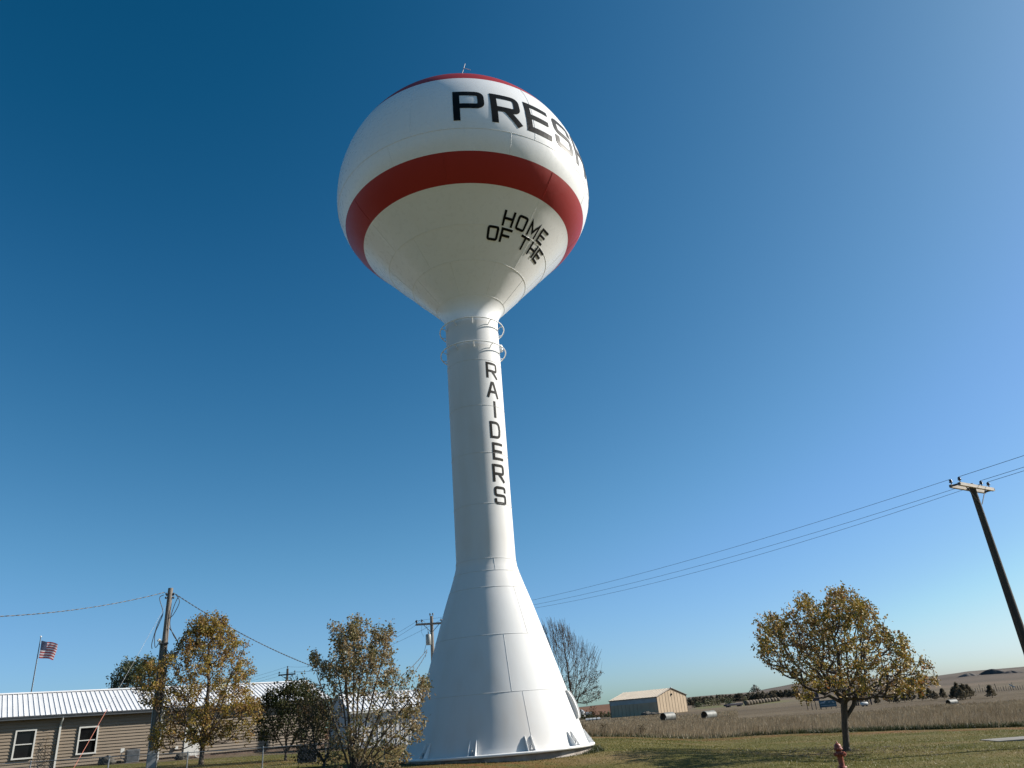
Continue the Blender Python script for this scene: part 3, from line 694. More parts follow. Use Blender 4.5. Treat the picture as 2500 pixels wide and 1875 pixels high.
P_bg = [(-2.58,6.2),(-2.7,6.5),(-2.06,7.2),(-1.31,7.6),(-0.72,7.41),(-0.24,7.43),(0.45,7.1),(1.03,6.23),(1.5,5.0),(1.2,3.5),(-1.6,3.5),(-2.8,5.0)]
tree('background_tree', 'grey green tree rising behind the long white roof, left of the leaning pole', 'tree', -26, 66, P_bg,
     [[(0,0,1.5),(-.3,0,3),(-.6,0,5)],[(0,0,1.5),(.4,0,3),(.6,0,4.6)],[(0,0,1.5),(-1.,0,3.5)]], 420, M['leaf_green'], M['bark'], 61, per=7000, lsize=.19, spread=.18, shoots=60, slen=.6, trunk_r=.16, step=.35)
# fallen leaves under the lawn tree
n = 1000; bx, by = at(19.82, 26.3)
x = bx+rng.normal(-.3, 1.6, n); y = by+rng.normal(0, 1.8, n); z = gz(x, y)+.03
th = rng.uniform(0, 2*PI, n); s = rng.uniform(.02,.045,n)
V = np.zeros((n,3,3))
for k in range(3):
    V[:,k] = np.stack([x+s*np.cos(th+k*2.1), y+s*np.sin(th+k*2.1), z+rng.uniform(-.01,.02,n)], -1)
npmesh('fallen_leaves', V.reshape(-1,3), np.arange(n*3).reshape(-1,3), M['leaf_dead'], kind='stuff', label='scattered fallen brown leaves on the grass under the golden tree', category='leaves')

# ------------------------------------------------------------------ house (long single-storey with white metal roof)
HA = R_(-36); NX, NY = math.sin(HA), math.cos(HA)          # away from the camera
hx, hy = 48*NX, 48*NY; TXh, TYh = math.cos(HA), -math.sin(HA)
house = thing('house', 'long low taupe house with lap siding and a white ribbed metal roof', 'house', (hx, hy, 0), math.atan2(TYh, TXh))
# local frame: x along the wall to the right, y away from the camera, z up
S0, S1, ZB, ZE, DEP = -14., 18.6, 1.12, 3.5, 8.6
def lap_wall(mb, x0, x1, z0, z1, yb, lap=.15, t=.045):
    k = int((z1-z0)/lap)
    for i in range(k):
        a = z0+i*lap; b = a+lap
        mb.add([(x0,yb-t,a),(x1,yb-t,a),(x1,yb-.004,b),(x0,yb-.004,b),(x0,yb,a),(x1,yb,a)], [(0,1,2,3),(4,5,1,0)])
openings = [(2.47,3.38,1.61,2.96),(5.27,6.19,1.60,2.92),(10.52,11.32,1.08,2.55)]
mb = MB(); cuts = sorted([(a-.0,b,c,d) for a,b,c,d in openings])
xcur = S0
for a, b, c, d in cuts+[(-3.2,-2.3,1.6,2.94),(-8.2,-7.3,1.6,2.94),(14.6,15.5,1.6,2.94)]:
    pass
allc = sorted(cuts+[(-3.2,-2.3,1.6,2.94),(-8.2,-7.3,1.6,2.94)])
for a, b, c, d in allc:
    lap_wall(mb, xcur, a, ZB, ZE+.1, 0)
    # below and above the opening keep the same lap courses
    for i in range(int((ZE+.1-ZB)/.15)):
        za, zb = ZB+i*.15, ZB+(i+1)*.15
        if zb <= c+.08 or za >= d-.08:
            mb.add([(a,-.045,za),(b,-.045,za),(b,-.004,zb),(a,-.004,zb),(a,0,za),(b,0,za)], [(0,1,2,3),(4,5,1,0)])
    xcur = b
lap_wall(mb, xcur, S1, ZB, ZE+.1, 0)
mb.box(((S0+S1)/2, DEP, (ZB+ZE)/2), (S1-S0, .1, ZE-ZB))
for xe, sg in ((S0, 1), (S1, -1)):
    mb.add([(xe,0,ZB),(xe,DEP,ZB),(xe,DEP,ZE),(xe,DEP/2,ZE+1.35),(xe,0,ZE)], [(0,1,2,3,4)])
wall = mb.build('wall', M['siding'], house)
mb = MB(); mb.box(((S0+S1)/2, .12, .85), (S1-S0, .2, .53)); mb.build('foundation', M['found'], house)
# roof
OH = .3; RZ = 4.93; EZ = 3.58
mb = MB(); L = [(S0-.3, -OH, EZ), (S1+.3, -OH, EZ), (S1+.3, DEP/2-.1, RZ), (S0-.3, DEP/2-.1, RZ)]
mb.add(L, [(0,1,2,3)]); mb.add([(S0-.3, DEP+OH, EZ), (S1+.3, DEP+OH, EZ), (S1+.3, DEP/2-.1, RZ), (S0-.3, DEP/2-.1, RZ)], [(3,2,1,0)])
mb.add([(v[0],v[1],v[2]-.05) for v in L], [(3,2,1,0)])
k = int((S1-S0)/.235); sl = (RZ-EZ)/(DEP/2-.1+OH)
for i in range(k+1):
    x = S0-.2+i*.235
    for w2, h2 in ((.017,.034),):
        A0 = [(x-w2,-OH-.005,EZ+.001),(x+w2,-OH-.005,EZ+.001),(x+w2*.5,-OH-.005,EZ+h2),(x-w2*.5,-OH-.005,EZ+h2)]
        A1 = [(p[0], DEP/2-.12, p[2]+sl*(DEP/2-.12+OH)) for p in A0]
        mb.add(A0+A1, [(0,1,2,3),(1,5,6,2),(2,6,7,3),(3,7,4,0),(4,7,6,5)])
mb.add([(S0-.3,DEP/2-.32,RZ-.02),(S1+.3,DEP/2-.32,RZ-.02),(S1+.3,DEP/2-.1,RZ+.06),(S0-.3,DEP/2-.1,RZ+.06),(S0-.3,DEP/2+.12,RZ-.02),(S1+.3,DEP/2+.12,RZ-.02)], [(0,1,2,3),(3,2,5,4)])
mb.build('roof', M['white_metal'], house)
mb = MB(); mb.box(((S0+S1)/2, -OH-.055, 3.47), (S1-S0+.5, .1, .13)); mb.box(((S0+S1)/2, -OH-.115, 3.525), (S1-S0+.5, .03, .03))
gut = mb.build('gutter', M['gutter'], house)
mb = MB(); mb.box(((S0+S1)/2, -OH/2, 3.44), (S1-S0+.4, OH-.02, .02)); mb.build('soffit', M['soffit'], house)
def window(parent, x0, x1, z0, z1, y=-.05):
    fr = MB(); t = .07
    fr.box(((x0+x1)/2, y, z1-t/2), (x1-x0, .09, t)); fr.box(((x0+x1)/2, y-.006, z0+t/2), (x1-x0+.02, .11, t))
    fr.box((x0+t/2, y, (z0+z1)/2), (t, .09, z1-z0-2*t)); fr.box((x1-t/2, y, (z0+z1)/2), (t, .09, z1-z0-2*t))
    fr.box(((x0+x1)/2, y+.012, (z0+z1)/2), (x1-x0-2*t, .06, .045))
    o = fr.build('window', M['trim'], parent)
    g = MB(); g.box(((x0+x1)/2, y+.04, (z0+z1)/2), (x1-x0-.1, .02, z1-z0-.1)); g.build('pane', M['glass'], o)
    return o
window(house, 2.47, 3.38, 1.61, 2.96); window(house, 5.27, 6.19, 1.60, 2.92); window(house, -3.2, -2.3, 1.6, 2.94); window(house, -8.2, -7.3, 1.6, 2.94)
def downspout(x, zb):
    mb = MB(); mb.box((x, -.09, (3.05+zb)/2), (.085, .07, 3.05-zb)); mb.box((x, -.13, 3.04), (.1, .02, .04))
    mb.tube([(x+.03, -OH-.07, 3.45), (x+.03, -OH-.05, 3.36), (x, -.12, 3.10), (x, -.09, 3.0)], .045, 6)
    return mb.build('downspout', M['trim'], house)
downspout(4.40, .95); downspout(9.22, 1.02)
mb = MB(); mb.box((10.92, -.03, 1.8), (.8, .08, 1.45)); d_ = mb.build('door', M['trim'], house)
mb = MB(); mb.box((10.92, -.078, 2.12), (.5, .02, .52)); mb.build('pane', M['glass'], d_)
mb = MB(); mb.tube([(11.2,-.08,1.75),(11.2,-.13,1.75)], .03, 8); mb.build('handle', M['steel'], d_)
mb = MB(); mb.box((9.32, -.1, 2.66), (.26, .14, .42)); bx_ = mb.build('meter_box', M['trim'], house)
mb = MB(); mb.box((9.32, -.18, 2.66), (.17, .03, .33)); mb.build('cover', M['dark_metal'], bx_)
mb = MB(); mb.box((10.9, -.6, 1.03), (1.6, 1.0, .12)); mb.box((10.9, -1.2, .97), (1.3, .25, .1)); mb.build('doorstep', M['found'], house)
mb = MB(); mb.box((10.12, -.1, 1.55), (.16, .1, .14)); mb.build('wall_light', M['trim'], house)
def hp(x, y):                              # house frame -> world
    return (hx+TXh*x-TYh*y*0+(-TYh)*0+NX*y, hy+TYh*x+NY*y)
# things along the house wall
def place(local, zoff=0):
    x, y = hp(*local); return (x, y, G(x, y)+zoff)
HR = math.atan2(TYh, TXh)
ac = thing('air_conditioner', 'grey outdoor air conditioner unit against the taupe house wall', 'air conditioner', place((7.85, -.65)), HR)
mb = MB(); mb.box((0,0,.32), (.62,.58,.62)); bd = mb.build('body', M['acbox'], ac)
mb = MB()
for k in range(11): mb.box((-.27+.054*k, -.3, .33), (.016,.02,.5))
mb.build('grille', M['steel'], bd)
mb = MB(); mb.lathe([(.001,.66),(.2,.655),(.24,.635)], 16); mb.build('fan_cover', M['dark_metal'], bd)
mb = MB(); mb.box((-.45,.3,.62), (.18,.12,.2)); mb.tube([(-.45,.3,.52),(-.5,.3,.3),(-.3,.25,.15)], .02, 6); mb.build('switch_box', M['trim'], ac)
wh = thing('wagon_wheel', 'white spoked wagon wheel leaning beside the white house door', 'wheel', place((11.0, -1.5)), HR)
mb = MB(); mb.tube([(.24*math.cos(2*PI*k/20), 0, .27+.24*math.sin(2*PI*k/20)) for k in range(21)], .022, 6, cap=False); mb.build('rim', M['trim'], wh)
mb = MB()
for k in range(8): mb.tube([(0,0,.27),(.23*math.cos(PI*k/4+.2),0,.27+.23*math.sin(PI*k/4+.2))], .01, 5)
mb.tube([(0,-.03,.27),(0,.03,.27)], .04, 8); mb.build('spokes', M['trim'], wh)
def boulder(name, label, cat, loc, sx, sy, sz_, m, seed):
    rs = np.random.default_rng(seed); mb = MB(); vs = []; nA, nB = 12, 7; fs = []
    for j in range(nB+1):
        for k in range(nA):
            t = PI*j/nB; a = 2*PI*k/nA; f = 1+rs.normal(0,.09)
            vs.append((sx*math.sin(t)*math.cos(a)*f, sy*math.sin(t)*math.sin(a)*f, sz_*(.35+math.cos(t)*.65)*f))
    for j in range(nB):
        for k in range(nA): fs.append((j*nA+k, (j+1)*nA+k, (j+1)*nA+(k+1) % nA, j*nA+(k+1) % nA))
    mb.add(vs, fs); o = mb.build(name, m, loc=loc); return tag(o, label, cat)
boulder('boulder', 'dark rounded boulder left of the air conditioner', 'rock', place((6.55, -1.6)), .45, .35, .42, M['rock'], 1)
boulder('boulder', 'dark squat boulder on the grass left of the rust tree trunk', 'rock', place((9.9, -2.6)), .36, .3, .34, M['rock'], 2)
# thin vine on the wall by the downspout
vn = thing('wall_vine', 'thin dark vine climbing the taupe wall beside the white downspout', 'vine', place((4.05, -.12)), HR)
mb = MB(); rs = np.random.default_rng(3); z_ = 0; st = []
for b in range(4):
    x0 = rs.uniform(-.2,.2); pts = [(x0*.3,0,0)]+[(x0+rs.normal(0,.05), -.03, .35*k) for k in range(1, 5-b % 2)]; mb.tube(pts, .006, 4); st += pts
mb.build('stem', M['bark'], vn)
pts = np.array([st[rs.integers(len(st))] for _ in range(150)])+rs.normal(0,.07,(150,3)); pts[:,1] = -np.abs(pts[:,1])*.4; pts[:,2] = np.abs(pts[:,2])
V, F_ = leaves(pts, np.ones(150), 130, .07, .03, 4); npmesh('foliage', V, F_, M['leaf_brown'], vn)

# ------------------------------------------------------------------ white shed
sx_, sy_ = at(-13.1, 45); sang = R_(27)
shed = thing('shed', 'white ribbed metal shed behind the tall shrub, beside the tower', 'shed', (sx_, sy_, 0), sang)
# local: x along the sunlit long wall (to the right/away), y away from the camera
mb = MB(); SW, SL = 5.2, 6.2; z0, z1, zr_ = .55, 2.66, 3.6
def ribbed(mb, p0, p1, z0, z1f, n, t=.025):
    p0 = Vector(p0); p1 = Vector(p1); d = (p1-p0); nrm = Vector((d.y, -d.x)).normalized()
    for i in range(n):
        a, b = i/n, (i+1)/n; m_ = a+(b-a)*.78
        pa, pm, pb = p0+d*a, p0+d*m_, p0+d*b
        for u, v, oa, ob in ((pa, pm, 0, 0), (pm, p0+d*(a+(b-a)*.84), 0, t), (p0+d*(a+(b-a)*.84), p0+d*(a+(b-a)*.94), t, t), (p0+d*(a+(b-a)*.94), pb, t, 0)):
            A_ = u+nrm*oa; B_ = v+nrm*ob
            za = z1f((u-p0).length/d.length); zb = z1f((v-p0).length/d.length)
            mb.add([(A_.x,A_.y,z0),(B_.x,B_.y,z0),(B_.x,B_.y,zb),(A_.x,A_.y,za)], [(0,1,2,3)])
ribbed(mb, (0,0), (SL,0), z0, lambda u: z1, 24)
ribbed(mb, (0,SW), (0,0), z0, lambda u: z1+(zr_-z1)*(1-abs(2*u-1)), 20)
mb.add([(SL,0,z0),(SL,SW,z0),(SL,SW,z1),(SL,SW/2,zr_),(SL,0,z1)], [(0,1,2,3,4)]); mb.add([(0,SW,z0),(SL,SW,z0),(SL,SW,z1),(0,SW,z1)], [(3,2,1,0)])
mb.build('wall', M['shed_metal'], shed)
mb = MB(); sl2 = (zr_-z1)/(SW/2)
for y0, y1, za, zb in ((-.25, SW/2, z1-.25*sl2, zr_), (SW+.25, SW/2, z1-.25*sl2, zr_)):
    mb.add([(-.2,y0,za+.04),(SL+.2,y0,za+.04),(SL+.2,y1,zb+.04),(-.2,y1,zb+.04)], [(0,1,2,3) if y0 < y1 else (3,2,1,0)])
for i in range(28):
    x = -.15+i*.235; A0 = [(x-.025,-.25,z1-.25*sl2+.041),(x+.025,-.25,z1-.25*sl2+.041),(x+.012,-.25,z1-.25*sl2+.075),(x-.012,-.25,z1-.25*sl2+.075)]
    A1 = [(p[0], SW/2, p[2]+zr_-(z1-.25*sl2)) for p in A0]; mb.add(A0+A1, [(0,1,2,3),(1,5,6,2),(2,6,7,3),(3,7,4,0)])
mb.build('roof', M['white_metal'], shed)
mb = MB(); mb.box((SL/2,-.26,z1-.13), (SL+.4,.05,.09)); mb.build('eave_trim', M['trim'], shed)
mb = MB(); mb.box((SL/2,-.02,.58), (SL,.08,.1)); mb.build('skirting', M['trim'], shed)
# dark bin in front of the shrubs
bx0, by0 = at(-15.9, 30)
bn = thing('storage_bin', 'dark lidded storage bin in the shade between the dark shrub and the tall shrub', 'bin', (bx0, by0, G(bx0, by0)), .2)
mb = MB(); mb.box((0,0,.28), (.62,.5,.56)); bnb = mb.build('body', M['dark_metal'], bn)
mb = MB(); mb.box((0,-.01,.585), (.68,.56,.05)); mb.build('lid', M['dark_metal'], bn)
# chain-link fence
fc = thing('chain_link_fence', 'low chain-link fence with thin grey posts crossing the yard on the left', 'fence', (0,0,0))
def fy(x): return 25.6-.01*x
mb = MB(); xs = np.arange(-19, -4.4, .5)
mb.tube([(x, fy(x), G(x, fy(x))+.62) for x in xs], .012, 5); mb.build('top_rail', M['steel'], fc)
mb = MB()
for x in np.arange(-19, -4.6, .09):
    for s in (-1, 1):
        x2 = x+s*.55; zA = G(x, fy(x))+.04; mb.tube([(x, fy(x), zA), (x2, fy(x2), G(x2, fy(x2))+.6)], .0013, 3, cap=False)
mb.build('wire_mesh', M['steel'], fc)
for x in (-18.6,-16.1,-13.6,-11.1,-8.72,-6.75,-4.9):
    mb = MB(); z = G(x, fy(x)); mb.tube([(x, fy(x), z-.1), (x, fy(x), z+.66)], .018, 6); mb.build('post', M['steel'], fc)

# ------------------------------------------------------------------ utility poles and wires
def cat_wire(p, q_, sag, n=24):
    p = Vector(p); q_ = Vector(q_); return [p.lerp(q_, k/n)-Vector((0,0,4*sag*(k/n)*(1-k/n))) for k in range(n+1)]
def insulator(parent, p, s=1.):
    mb = MB(); x, y, z = p
    mb.lathe([(.015*s,0),(.015*s,.07*s),(.05*s,.075*s),(.05*s,.1*s),(.03*s,.115*s),(.042*s,.13*s),(.042*s,.15*s),(.02*s,.17*s),(.001,.17*s)], 10, c=(x,y,z))
    mb.build('insulator', M['porcelain'], parent)
# right pole
px, py = at(31.39, 26.2); pz = G(px, py)
rp = thing('utility_pole', 'dark utility pole at the right edge with a pale double crossarm', 'utility pole', (px, py, pz))
ztop = 6.98
mb = MB(); mb.tube([(0,0,-.3),(0,0,2),(0,0,4.5),(0,0,ztop-pz)], [.135,.125,.105,.085], 14); mb.build('pole', M['wood_dark'], rp)
ad = Vector((1.63,1.12,0)).normalized(); pd = Vector((-ad.y, ad.x, 0)); zarm = 6.93-pz
arm_off = []
for s in (-1, 1):
    mb = MB(); mb.box((0,0,0), (2.0,.075,.095), M=Matrix.Translation(pd*s*.13+Vector((0,0,zarm))) @ Matrix.Rotation(math.atan2(ad.y, ad.x), 4, 'Z'))
    mb.build('crossarm', M['arm_wood'], rp)
    for k, u in enumerate((-.9, .35, .78)):
        p = ad*u+pd*s*.13; insulator(rp, (p.x, p.y, zarm+.045), 1.0)
for s in (-1, 1):
    mb = MB(); p = ad*.55*s-pd*.09; mb.tube([(p.x, p.y, zarm-.04), (ad.x*.06*s-pd.x*.09, ad.y*.06*s-pd.y*.09, zarm-.52)], .014, 5); mb.build('brace', M['dark_metal'], rp)
for u in (-.99, .99):
    mb = MB(); p = ad*u; mb.box((0,0,0), (.03,.34,.05), M=Matrix.Translation((p.x,p.y,zarm)) @ Matrix.Rotation(math.atan2(ad.y, ad.x), 4, 'Z')); mb.build('spacer_block', M['dark_metal'], rp)
# pole behind the tower
qx, qy = at(-7.35, 50); qz = G(qx, qy)
tp_ = thing('utility_pole', 'brown pole with crossarm and grey transformer half hidden by the tower', 'utility pole', (qx, qy, qz))
zt = zel(7.22, 50)-qz
mb = MB(); mb.tube([(0,0,-.2),(0,0,zt*.5),(0,0,zt)], [.15,.125,.1], 12); mb.build('pole', M['wood_old'], tp_)
za3 = zel(6.67, 50)-qz; a3 = Vector((.985,.17,0))
mb = MB(); mb.box((0,0,0), (1.95,.1,.12), M=Matrix.Translation((-.02,-.14,za3)) @ Matrix.Rotation(.17, 4, 'Z')); mb.build('crossarm', M['wood_old'], tp_)
mb = MB(); mb.tube([(-.5,-.2,za3-.04),(-.05,-.15,za3-.5)], .02, 5); mb.tube([(.5,-.1,za3-.04),(.05,-.13,za3-.5)], .02, 5); mb.build('brace', M['wood_old'], tp_)
for u, dz in ((-.93,.06),(-.6,.06),(.62,.06),(.93,.06)): insulator(tp_, (a3.x*u, a3.y*u-.14, za3+dz), 1.3)
for u in (-.09, .09): insulator(tp_, (u, 0, zt-.02), 1.2)
mb = MB(); mb.tube([(-.98,-.34,za3-.02),(-.9,-.2,za3+.02),(-.98,-.34,za3+.22)], .035, 6); mb.build('fuse_cutout', M['porcelain'], tp_)
xf = MB(); xf.lathe([(.001,0),(.15,.01),(.17,.05),(.17,.62),(.14,.66),(.001,.68)], 16, c=(-.2,-.28,zel(5.2,50)-qz)); xfo = xf.build('transformer', M['xfmr'], tp_)
mb = MB(); mb.lathe([(.02,0),(.035,.04),(.02,.08),(.035,.12),(.015,.17)], 8, c=(-.2,-.28,zel(5.95,50)-qz)); mb.build('bushing', M['porcelain'], xfo)
for pts, rr_ in (([(-.95,-.3,za3+.1),(-.6,-.3,za3+.3),(-.35,-.25,za3+.05),(-.2,-.28,zel(6.1,50)-qz)], .009), ([(-.6,-.25,za3+.05),(-.62,-.3,za3-.5),(-.5,-.25,za3-.75)], .007),
                 ([(-.35,-.28,zel(5.3,50)-qz),(-.5,-.3,zel(4.7,50)-qz),(-.35,-.2,zel(4.9,50)-qz),(-.4,-.4,zel(4.4,50)-qz)], .012)):
    mb = MB(); mb.tube(pts, rr_, 4); mb.build('jumper_wire', M['cable'], tp_)
# far pole
fx_, fy_ = at(-17.42, 85); fz_ = G(fx_, fy_)
fp = thing('utility_pole', 'small distant pole with a braced crossarm above the white roof ridge', 'utility pole', (fx_, fy_, fz_))
zt4 = zel(4.27, 85)-fz_; za4 = zel(3.88, 85)-fz_
mb = MB(); mb.tube([(0,0,-.2),(0,0,zt4)], [.16,.11], 10); mb.build('pole', M['wood_dark'], fp)
mb = MB(); mb.box((0,-.14,za4), (1.75,.1,.13)); mb.build('crossarm', M['wood_dark'], fp)
for s in (-1,1):
    mb = MB(); mb.tube([(.6*s,-.16,za4-.05),(.05*s,-.13,za4-.42)], .02, 5); mb.build('brace', M['wood_dark'], fp)
    insulator(fp, (.8*s,-.14,za4+.06), 1.6)
insulator(fp, (0,0,zt4-.02), 1.6)
# left pole
lx, ly = at(-25.42, 37); lz = G(lx, ly)
lp = thing('utility_pole', 'weathered grey service pole with hanging cable loops beside the rust tree', 'utility pole', (lx, ly, lz), -R_(-25.42))
zt5 = zel(9.80, 37)-lz
mb = MB(); mb.tube([(0,0,-.2),(0,0,3),(0,0,zt5)], [.165,.14,.105], 14); mb.build('pole', M['wood_old'], lp)
mb = MB(); mb.tube([(-.17,-.05,0),(-.16,-.05,2.0),(-.15,-.05,zt5-2.35)], .034, 8); mb.tube([(-.17,-.05,zt5-2.4),(-.17,-.05,zt5-2.25),(-.22,-.08,zt5-2.17),(-.28,-.1,zt5-2.24)], .05, 8); mb.build('conduit', M['xfmr'], lp)
mb = MB(); mb.tube([(.17,-.1,0),(.17,-.1,zt5-3.2)], .035, 8); mb.box((-.02,-.24,.35), (.32,.13,.85)); mb.build('riser_guard', M['steel'], lp)
def loops(*ls):
    mb = MB()
    for pts in ls:
        P_ = [Vector(p) for p in pts]; out = []
        for i in range(len(P_)-1):
            p0 = P_[max(i-1,0)]; p1 = P_[i]; p2 = P_[i+1]; p3 = P_[min(i+2,len(P_)-1)]
            for k in range(5):
                t = k/5; out.append(.5*((2*p1)+(p2-p0)*t+(2*p0-5*p1+4*p2-p3)*t*t+(3*p1-p0-3*p2+p3)*t**3))
        out.append(P_[-1]); mb.tube(out, .016, 5)
    return mb
z5 = zt5
loops([(-.25,-.05,z5-.3),(-.4,-.1,z5-.45),(-.2,-.12,z5-1.05),(-.3,-.1,z5-1.5),(-.42,-.1,z5-1.95),(-.35,-.12,z5-2.5),(-.2,-.1,z5-2.25)],
      [(-.2,-.1,z5-1.1),(-.36,-.12,z5-1.55),(-.5,-.12,z5-2.3),(-.47,-.1,z5-2.55)],
      [(.25,-.05,z5-.3),(.42,-.1,z5-.6),(.25,-.1,z5-1.1),(.1,-.1,z5-1.3)],
      [(.36,-.05,z5-.35),(.2,-.12,z5-.85),(.12,-.12,z5-1.5),(.3,-.12,z5-2.0),(.52,-.12,z5-2.35),(.5,-.12,z5-2.8),(.3,-.1,z5-2.95),(.1,-.1,z5-2.7),(.08,-.1,z5-2.5)],
      [(.1,-.12,z5-1.7),(.4,-.12,z5-2.1),(.6,-.12,z5-2.6),(.35,-.12,z5-2.85),(.1,-.12,z5-2.6)]).build('cable_loops', M['cable'], lp)
for zz_ in (.25,.42):
    for q_ in (-1,1):
        mb = MB(); mb.lathe([(.001,0),(.035,.01),(.045,.05),(.035,.09),(.001,.1)], 8, c=(q_*.15,-.05,z5-zz_-.05)); mb.build('insulator', M['dark_metal'], lp)
mb = MB(); mb.box((0,0,z5-.3), (.32,.06,.05)); mb.build('bracket', M['dark_metal'], lp)
mb = MB(); mb.box((0,-.12,z5-2.35), (.3,.1,.06)); mb.build('bracket', M['dark_metal'], lp)
# wires
def wire(name, pts, r, m, label, grp=None, cat='wire'):
    mb = MB(); mb.tube(pts, r, 5, cap=False); o = mb.build(name, m); tag(o, label, cat, grp); return o
RP = Vector((px,py,0)); Q = Vector((qx,qy,0))
for k, (u, lab) in enumerate(((-.9,'topmost of the three wires between the tower and the right pole'),(.35,'middle of the three wires between the tower and the right pole'),(.78,'lowest of the three wires between the tower and the right pole'))):
    a = RP+ad*u+Vector((0,0,7.15))+pd*.13; b = Q+a3*(-.93, .62, .93)[k]*1.+Vector((0,0,za3+qz+.25))
    wire('power_line', cat_wire(a, b, (.52,.56,.72)[k]), .006, M['cable'], lab, 'wires from the tower to the right pole')
    c = RP+ad*u+Vector((0,0,7.15))-pd*.13; d2 = Vector((1.63,1.12,0)).normalized(); dirn = Vector((20,-27.2,0)).normalized()
    wire('power_line', cat_wire(c, c+dirn*14+Vector((0,0,.9)), .1), .007, M['cable'], ('upper','middle','lower')[k]+' of the three wires leaving the right pole towards the right edge', 'wires leaving the right pole')
def twisted(name, pts, r, label, m2='alu'):
    mb = MB(); acc = 0
    P_ = [Vector(p) for p in pts]; mb.tube(P_, r, 5, 0, cap=False)
    for ph, mi in ((0,1),(PI,0)):
        out = []
        for i in range(len(P_)-1):
            for k in range(6):
                p = P_[i].lerp(P_[i+1], k/6); acc2 = (i+k/6)*5.2+ph
                d = (P_[i+1]-P_[i]).normalized(); a = d.cross(Vector((0,0,1))).normalized(); b = a.cross(d)
                out.append(p+(a*math.cos(acc2)+b*math.sin(acc2))*r*1.3)
        mb.tube(out, r*.8, 4, mi, cap=False)
    o = mb.build(name, [M['cable'], M[m2]]); return tag(o, label, 'cable')
LT = Vector((lx, ly, 0))
ax0, ay0 = at(-25.75, 37); ax1, ay1 = at(-44, 30)
twisted('service_cable', cat_wire((ax0, ay0, zel(9.54,37)), (ax1, ay1, 6.0), .55, 40), .010, 'twisted service cable running from the left pole out of the left edge')
bx1, by1 = at(-25.09, 37); bx2, by2 = at(-12.6, 44)
twisted('service_cable', cat_wire((bx1, by1, zel(9.42,37)), (bx2, by2, 4.1), .42, 40), .012, 'dark service cable sloping from the left pole down towards the shed', 'cable')
g0 = at(-25.6, 36.9); g1 = at(-29.71, 31.5); A_ = Vector((g0[0], g0[1], zel(8.69,36.9))); B_ = Vector((g1[0], g1[1], zel(-.76,31.5)))
gw = thing('guy_wire', 'thin guy wire with an orange guard slanting down left of the grey pole', 'guy wire', (0,0,0))
e_ = A_+(B_-A_)*1.08
mb = MB(); mb.tube([A_, e_], .006, 5); mb.build('wire', M['steel'], gw)
mb = MB(); mb.tube([A_+(B_-A_)*.70, e_], .009, 6); mb.build('guard', M['guard'], gw)
F4 = Vector((fx_, fy_, 0)); n1 = Vector((.8,0,0))
for k, (o4, z4, u3, lab) in enumerate(((0, zt4+fz_+.2, -.93, 'highest thin wire between the distant pole and the transformer pole'), (.8, za4+fz_+.25, -.6, 'middle thin wire between the distant pole and the transformer pole'), (-.8, za4+fz_+.25, .62, 'lowest thin wire between the distant pole and the transformer pole'))):
    wire('power_line', cat_wire(F4+Vector((o4,-.1,z4)), Q+a3*u3+Vector((0,-.14,za3+qz+.2)), .9), .008, M['cable'], lab, 'wires between the two rear poles')
    ex, ey = at(-30, 105)
    wire('power_line', cat_wire(F4+Vector((o4,-.1,z4)), (ex, ey+o4, 7.2), 1.0), .009, M['cable'], ('highest','middle','lowest')[k]+' thin wire leaving the distant pole to the left', 'wires left of the distant pole')
for k in range(2):
    s_ = at(-11.5+.4*k, 46)
    twisted('service_cable', cat_wire((qx-.3, qy-.35, zel(4.9-.15*k,50)), (s_[0], s_[1], 3.6-.35*k), .35+.2*k, 26), .012, ('upper','lower')[k]+' twisted cable dropping from the transformer pole to the shed')

# ------------------------------------------------------------------ flag
flx, fly = at(-32.61, 62); flz = G(flx, fly)
fpz = zel(6.80, 62)-flz
fl = thing('flagpole', 'thin flagpole rising behind the white roof at the far left', 'flagpole', (flx, fly, flz))
mb = MB(); mb.tube([(0,0,0),(0,0,fpz*.48)], [.06,.05], 8); mb.tube([(0,0,fpz*.48),(0,0,fpz)], [.035,.022], 8); mb.build('pole', M['dark_metal'], fl)
mb = MB(); mb.lathe([(.001,0),(.05,.03),(.06,.07),(.04,.11),(.001,.13)], 10, c=(0,0,fpz)); mb.build('finial', M['trim'], fl)
mb = MB(); mb.tube([(.05,-.02,fpz-.1),(.05,-.02,fpz*.4)], .006, 4); mb.build('halyard', M['trim'], fl)
FW, FH = 1.28, 1.12; zf0 = fpz-.2
def fpos(u, v, off=0):                     # u 0..1 away from the pole, v 0..1 down the hoist
    x = .09+FW*u*(.92+.05*math.sin(v*3)); y = .10*math.sin(u*8.5+v*2.6)*(.3+u)-.12*u+off
    z = -FH*v-.30*u*(1-.35*v)-.05*math.sin(u*7+1.2*v)*u
    return (x, y, zf0+z)
mb = MB(); nu, nv = 34, 26; vs = [fpos(i/nu, j/nv) for j in range(nv+1) for i in range(nu+1)]
o_ = len(mb.v); mb.v += vs
for j in range(nv):
    for i in range(nu):
        mb.f.append((j*(nu+1)+i, (j+1)*(nu+1)+i, (j+1)*(nu+1)+i+1, j*(nu+1)+i+1)); mb.sm.append(True)
        mb.m.append(2 if (j < 14 and i < 14) else (0 if (j//2) % 2 == 0 else 1))
flag = mb.build('flag', [M['flag_r'], M['flag_w'], M['flag_b']], None, (flx, fly, flz))
tag(flag, 'wind-blown red white and blue flag with stars and stripes on the flagpole', 'flag')
